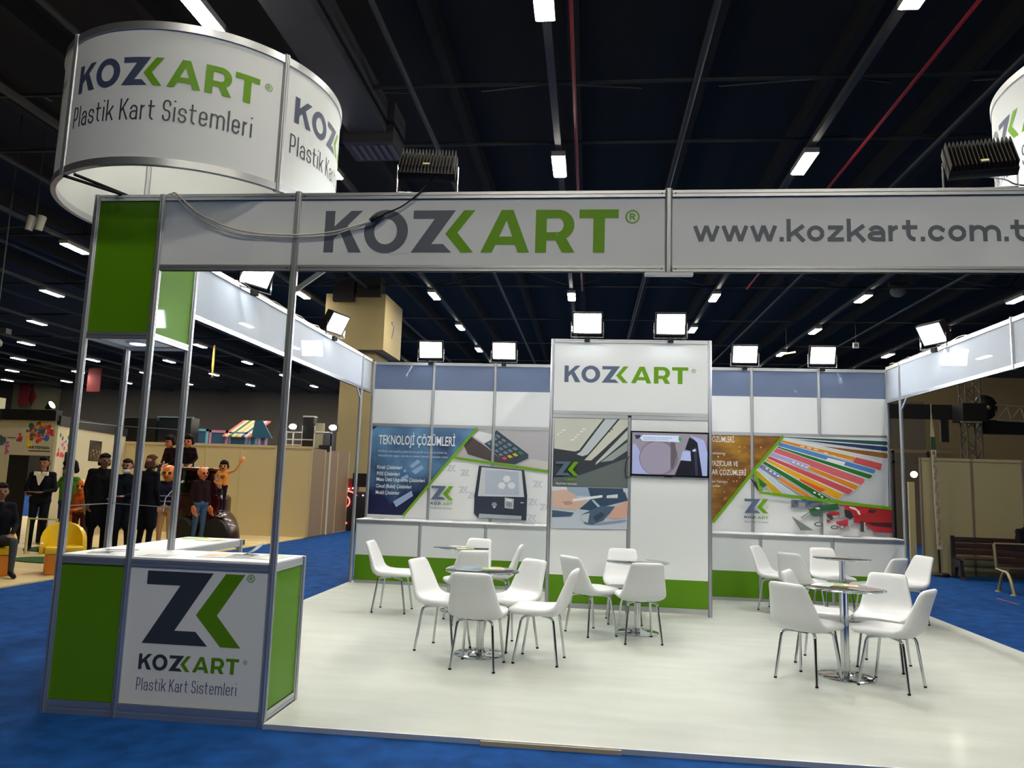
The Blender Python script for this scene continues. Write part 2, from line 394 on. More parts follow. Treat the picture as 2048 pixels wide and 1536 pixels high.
B, C_, D_, HF = .494, 1.489, 4.0147, 3.50
X1 = 7.937
def corner_tower(x0, label):
    t = thing('corner_tower', label, 'display tower', (x0, 0, 0))
    for x in (0, B):
        for y in (0, B): post(t, x0 + x, y, -.03, HF)
    sides = [((0, 0), (B, 0)), ((B, 0), (B, B)), ((0, B), (B, B)), ((0, 0), (0, B))]
    for a, b in sides:
        a2, b2 = (a[0] + x0, a[1]), (b[0] + x0, b[1])
        rail(t, a2, b2, 3.455, 3.5); rail(t, a2, b2, 2.462, 2.507)
        panel(t, a2, b2, 2.507, 3.455, GREEN, name='green_panel')
    MB().box((x0 + .02, .02, 2.488), (x0 + B - .02, B - .02, 2.496)).obj('soffit_panel', PANEL, t)
    MB().lathe([(.082, 0), (.082, -.012), (.07, -.018)], 24, 0, Matrix.Translation((x0 + .235, .262, 2.488))).obj('downlight_ring', ALU_L, t)
    MB().lathe([(.068, -.012), (.05, -.02)], 24, 0, Matrix.Translation((x0 + .235, .262, 2.488))).obj('downlight_lens', emitter('downlight_glass', (1, .98, .94), 14), t)
    return t
tower = corner_tower(0, 'tall square corner tower of posts with a green box on top, beneath the ring sign')
m_ = MB()
for y0 in (1.30, 2.02):
    for k in range(20):
        pass
for z in (1.305, 1.88):       # thin wires tied between the rear posts and the left side
    MB().tube([(0, 0, z), (0, B, z + .005), (B, B, z - .01)], .003, 5).obj('wire', mat((120, 124, 122), .5), tower)
    MB().lathe([(.0245, 0), (.0245, .012)], 12, 0, Matrix.Translation((0, B, z))).obj('cable_tie', BLACK, tower)
corner_tower(X1 - B, 'square corner tower outside the view carrying the second ring sign')

# counter
ZC = .99
ct = thing('reception_counter', 'white-topped L-shaped reception counter with large emblem on its front', 'counter', (.75, .25, 0))
MB().box((.012, -.012, .975), (1.497, .512, ZC)).obj('counter_top', PANEL, ct, bevel=.003)
MB().box((.012, .512, .975), (.50, 1.60, ZC)).obj('side_counter_top', PANEL, ct, bevel=.003)
for a, b in [((0, 0), (B, 0)), ((B, 0), (C_, 0)), ((C_, 0), (C_, .509)), ((0, 0), (0, B)), ((0, B), (0, 1.6))]:
    rail(ct, a, b, .93, .975, t=.03); rail(ct, a, b, -.03 if a[1] == b[1] == 0 else .0, .058, t=.03)
rail(ct, (B, B), (B, 1.6), .93, .975, t=.03); rail(ct, (0, 1.6), (B, 1.6), .93, .975, t=.03)
panel(ct, (0, 0), (B, 0), .058, .93, GREEN, name='green_panel')
logo_panel = panel(ct, (B, 0), (C_, 0), .058, .93, PRINTW, name='logo_panel')
panel(ct, (C_, 0), (C_, .509), .058, .93, GREEN, name='green_side_panel')
panel(ct, (0, 0), (0, B), .058, .93, GREEN, name='green_side_panel'); panel(ct, (0, B), (0, 1.6), .058, .93, PANEL, name='panel')
post(ct, C_, .509, 0, .985); post(ct, B, 1.6, 0, .985); post(ct, 0, 1.6, 0, .985)
pr = Print(-.0045); s, g = emblem(); bx = (.636, .442, 1.309, .905)
pr.lay(fit(s, *bx), NAVYC).lay(fit(g, *bx), GREEN, False).lay(reg_mark(1.349, .883, .026), GREENP, False)
s, g = wordmark(); bx = (.628, .277, 1.311, .375)
pr.lay(fit(s, *bx), NAVYC, False).lay(fit(g, *bx), GREEN, False).lay(reg_mark(1.352, .357, .014), GREENP, False)
pr.lay(stroke_text('Plastik Kart Sistemleri', .626, .147, 1.307, .226, w=.46, t=.10, C=1.45), INKB, False)
pr.obj('lettering', ct)

# front beam
fb = thing('front_beam', 'long white front header beam with the wordmark and web address in dark letters', 'header beam', (C_, 0, 0))
X_E = X1 - C_
post(fb, C_, 0, -.03, HF + .012); post(fb, X_E, 0, 0, HF + .012); post(fb, D_, 0, 2.945, HF + .012, 'joint_post')
for a, b in [(B, C_), (C_, D_), (D_, X_E), (X_E, X1 - B)]:
    rail(fb, (a, 0), (b, 0), 3.455, 3.5, t=.034); rail(fb, (a, 0), (b, 0), 2.948, 2.988, t=.034)
panel(fb, (B, 0), (C_, 0), 2.988, 3.455, PRINTW)
panel(fb, (C_, 0), (D_, 0), 2.988, 3.455, PRINTW, name='wordmark_panel'); panel(fb, (D_, 0), (X_E, 0), 2.988, 3.455, PRINTW, name='web_address_panel'); panel(fb, (X_E, 0), (X1 - B, 0), 2.988, 3.455, PRINTW)
pr = Print(-.0045); s, g = wordmark(); bx = (1.688, 3.079, 3.690, 3.374)
pr.lay(fit(s, *bx), SLATE).lay(fit(g, *bx), GREENP, False).lay(reg_mark(3.780, 3.323, .047), GREENP, False)
pr.obj('wordmark_lettering', fb)
pr = Print(-.0045); pr.lay(stroke_text('www.kozkart.com.tr', 4.176, 3.153, 6.30, 3.303, w=1.06, t=.255, C=1.42, gap=.18), SLATE).obj('web_address_lettering', fb)
def brace(par, pts, name='corner_brace'):
    a, b = Vector(pts[0]), Vector(pts[1]); d_ = (b - a); L = d_.length; z = d_.normalized(); x = Vector((0, 0, 1)).cross(z).normalized(); y = z.cross(x)
    M = Matrix(((x.x, y.x, z.x, a.x), (x.y, y.y, z.y, a.y), (x.z, y.z, z.z, a.z), (0, 0, 0, 1)))
    MB().box((-.008, -.016, 0), (.008, .016, L), 0, M).obj(name, ALU, par)
brace(fb, [(C_ + .02, 0, 2.815), (1.70, 0, 2.955)]); brace(fb, [(X_E - .02, 0, 2.815), (X_E - .21, 0, 2.955)])
MB().box((3.865, -.02, 2.925), (4.172, .03, 2.944)).obj('strip_light', mat((225, 225, 220), .4), fb)
sc = MB()
for x in (C_, D_, X_E):
    for dx in (-.044, .044):
        for z in (3.478, 2.966): screw(sc, x + dx, z, -.0175)
sc.obj('screws', mat((60, 60, 58), .4, .6), fb)['kind'] = 'stuff'

# side beams
def side_beam(x, face, label):
    t = thing('side_beam', label, 'header beam', (x, 3.4, 0))
    post(t, x, 6.36, 0, 3.45); post(t, x, 3.44, 2.9, 3.46, 'joint_post')
    for a, b in [(B, 3.44), (3.44, 6.36), (6.36, 6.855)]:
        rail(t, (x, a), (x, b), 3.40, 3.447, t=.034); rail(t, (x, a), (x, b), 2.905, 2.95, t=.034)
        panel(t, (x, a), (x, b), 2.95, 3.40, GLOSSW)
    brace(t, [(x, 6.34, 2.76), (x, 6.15, 2.91)])
    return t
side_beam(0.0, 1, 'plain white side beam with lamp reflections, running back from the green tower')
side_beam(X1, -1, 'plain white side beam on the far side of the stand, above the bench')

# ------------------------------------------------------------------ back walls
PB = .9864; XB = .046; YB = 6.855

# printed pictures: faces in metres (x, height) on their wall, colour first
ART_TECH=[('blue',[(0.072,2.387),(1.749,2.38),(0.643,0.986),(0.07,0.989)]),((16,18,28),[(0.073,2.368),(0.153,2.37),(0.105,2.339),(0.076,2.314)]),('bokeh',[(0.468,1.195),(0.755,1.372),(0.784,1.293),(0.522,1.109)]),('bokeh',[(0.703,1.755),(0.829,1.863),(0.88,1.824),(0.754,1.724)]),('bokeh',[(0.74,1.675),(0.899,1.777),(0.934,1.729),(0.808,1.629)]),('bokeh',[(0.58,1.574),(0.676,1.625),(0.703,1.578),(0.615,1.527)]),('bokeh',[(0.607,1.687),(0.647,1.705),(0.658,1.665),(0.617,1.655)]),((182,178,184),[(1.75,2.372),(2.911,2.385),(2.912,1.734),(1.401,1.928)]),((205,200,196),[(2.424,1.822),(2.628,1.923),(2.908,1.884),(2.912,1.742)]),((74,64,64),[(1.547,2.125),(1.673,2.241),(1.931,2.079),(2.164,1.894),(2.375,1.829),(2.036,1.858),(1.627,1.966)]),((52,64,78),[(1.88,2.142),(2.067,2.356),(2.578,1.993),(2.58,1.93),(2.375,1.829),(2.164,1.894)]),((225,226,232),[(1.68,2.265),(1.792,2.333),(1.997,2.29),(2,2.209),(1.88,2.142)]),((104,130,148),[(1.923,2.148),(1.95,2.174),(1.993,2.138),(1.961,2.113)]),((104,130,148),[(1.965,2.189),(1.993,2.215),(2.041,2.177),(2.01,2.152)]),((104,130,148),[(2.008,2.23),(2.036,2.256),(2.09,2.216),(2.059,2.191)]),((104,130,148),[(2.051,2.27),(2.078,2.296),(2.139,2.255),(2.108,2.23)]),((104,130,148),[(1.983,2.093),(2.016,2.117),(2.059,2.081),(2.022,2.058)]),((104,130,148),[(2.035,2.131),(2.069,2.156),(2.117,2.118),(2.08,2.094)]),((104,130,148),[(2.087,2.169),(2.121,2.194),(2.175,2.154),(2.138,2.131)]),((104,130,148),[(2.139,2.208),(2.173,2.232),(2.233,2.191),(2.196,2.167)]),((104,130,148),[(2.043,2.038),(2.083,2.061),(2.125,2.025),(2.082,2.003)]),((104,130,148),[(2.105,2.074),(2.144,2.097),(2.192,2.059),(2.149,2.037)]),((104,130,148),[(2.166,2.109),(2.206,2.132),(2.26,2.093),(2.217,2.071)]),((104,130,148),[(2.228,2.145),(2.267,2.168),(2.327,2.127),(2.284,2.105)]),((104,130,148),[(2.104,1.983),(2.149,2.005),(2.191,1.969),(2.142,1.948)]),((104,130,148),[(2.174,2.016),(2.219,2.038),(2.268,2),(2.219,1.98)]),((104,130,148),[(2.245,2.049),(2.29,2.071),(2.344,2.031),(2.295,2.011)]),((104,130,148),[(2.316,2.082),(2.361,2.104),(2.421,2.063),(2.372,2.043)]),((205,70,85),[(2.164,1.929),(2.215,1.948),(2.257,1.912),(2.202,1.894)]),((205,175,50),[(2.243,1.959),(2.295,1.979),(2.343,1.941),(2.288,1.923)]),((205,175,50),[(2.323,1.99),(2.374,2.009),(2.428,1.97),(2.373,1.952)]),((40,130,80),[(2.403,2.02),(2.454,2.04),(2.514,1.999),(2.459,1.98)]),((32,44,62),[(1.812,1.796),(2.522,1.746),(2.581,1.354),(2.577,0.979),(1.827,0.991),(1.76,1.059),(1.758,1.318)]),((208,211,218),[(1.854,1.773),(2.482,1.737),(2.534,1.334),(1.814,1.325)]),((180,190,208),[(1.92,1.728),(2.427,1.715),(2.454,1.358),(1.923,1.36)]),((235,238,243),[(2.318,1.605),(2.288,1.555),(2.224,1.553),(2.19,1.601),(2.221,1.651),(2.285,1.653)]),((235,238,243),[(2.245,1.5),(2.215,1.45),(2.151,1.448),(2.117,1.496),(2.147,1.546),(2.211,1.548)]),((235,238,243),[(2.397,1.505),(2.366,1.455),(2.303,1.453),(2.269,1.501),(2.299,1.551),(2.363,1.553)]),((190,196,202),[(2.232,1.319),(2.376,1.3),(2.373,1.147),(2.237,1.159)]),((240,242,244),[(2.257,1.299),(2.345,1.291),(2.346,1.26),(2.258,1.268)]),((40,50,60),[(2.262,1.246),(2.276,1.245),(2.277,1.234),(2.263,1.234)]),((40,50,60),[(2.284,1.244),(2.298,1.244),(2.299,1.232),(2.285,1.233)]),((40,50,60),[(2.306,1.243),(2.32,1.243),(2.321,1.231),(2.307,1.232)]),((40,50,60),[(2.328,1.242),(2.342,1.241),(2.343,1.23),(2.329,1.231)]),((40,50,60),[(2.263,1.228),(2.277,1.227),(2.277,1.216),(2.263,1.217)]),((40,50,60),[(2.285,1.227),(2.299,1.226),(2.299,1.215),(2.285,1.216)]),((40,50,60),[(2.307,1.226),(2.321,1.225),(2.321,1.214),(2.307,1.214)]),((40,50,60),[(2.329,1.224),(2.343,1.224),(2.343,1.212),(2.329,1.213)]),((40,50,60),[(2.263,1.21),(2.278,1.21),(2.278,1.198),(2.264,1.199)]),((40,50,60),[(2.285,1.209),(2.299,1.208),(2.3,1.197),(2.286,1.198)]),((40,50,60),[(2.307,1.208),(2.321,1.207),(2.322,1.196),(2.308,1.197)]),((40,50,60),[(2.329,1.207),(2.343,1.206),(2.344,1.195),(2.33,1.196)]),((40,50,60),[(2.264,1.193),(2.278,1.192),(2.278,1.181),(2.264,1.182)]),((40,50,60),[(2.286,1.192),(2.3,1.191),(2.3,1.18),(2.286,1.18)]),((40,50,60),[(2.308,1.19),(2.322,1.19),(2.322,1.178),(2.308,1.179)]),((40,50,60),[(2.33,1.189),(2.344,1.189),(2.344,1.177),(2.33,1.178)]),((140,150,160),[(2.117,1.205),(2.116,1.193),(2.11,1.183),(2.101,1.174),(2.09,1.168),(2.077,1.166),(2.064,1.167),(2.053,1.172),(2.043,1.18),(2.037,1.19),(2.034,1.202),(2.036,1.214),(2.041,1.224),(2.05,1.233),(2.062,1.239),(2.075,1.241),(2.087,1.24),(2.099,1.235),(2.109,1.227),(2.115,1.216)]),((210,215,220),[(2.096,1.165),(2.096,1.161),(2.093,1.157),(2.089,1.153),(2.084,1.151),(2.078,1.15),(2.072,1.151),(2.066,1.152),(2.062,1.155),(2.059,1.159),(2.058,1.164),(2.059,1.168),(2.061,1.172),(2.066,1.175),(2.071,1.177),(2.077,1.178),(2.083,1.178),(2.088,1.176),(2.093,1.173),(2.095,1.169)]),((200,205,210),[(2.481,1.257),(2.529,1.255),(2.529,1.24),(2.482,1.241)]),((168,178,184),[(1.849,1.059),(2.503,1.047),(2.5,0.989),(1.835,0.996)]),('green',[(1.75,2.393),(1.377,1.928),(0.636,0.995),(0.667,0.972),(1.408,1.904),(1.781,2.368)]),('green',[(1.383,1.892),(2.91,1.716),(2.915,1.753),(1.387,1.93)])]
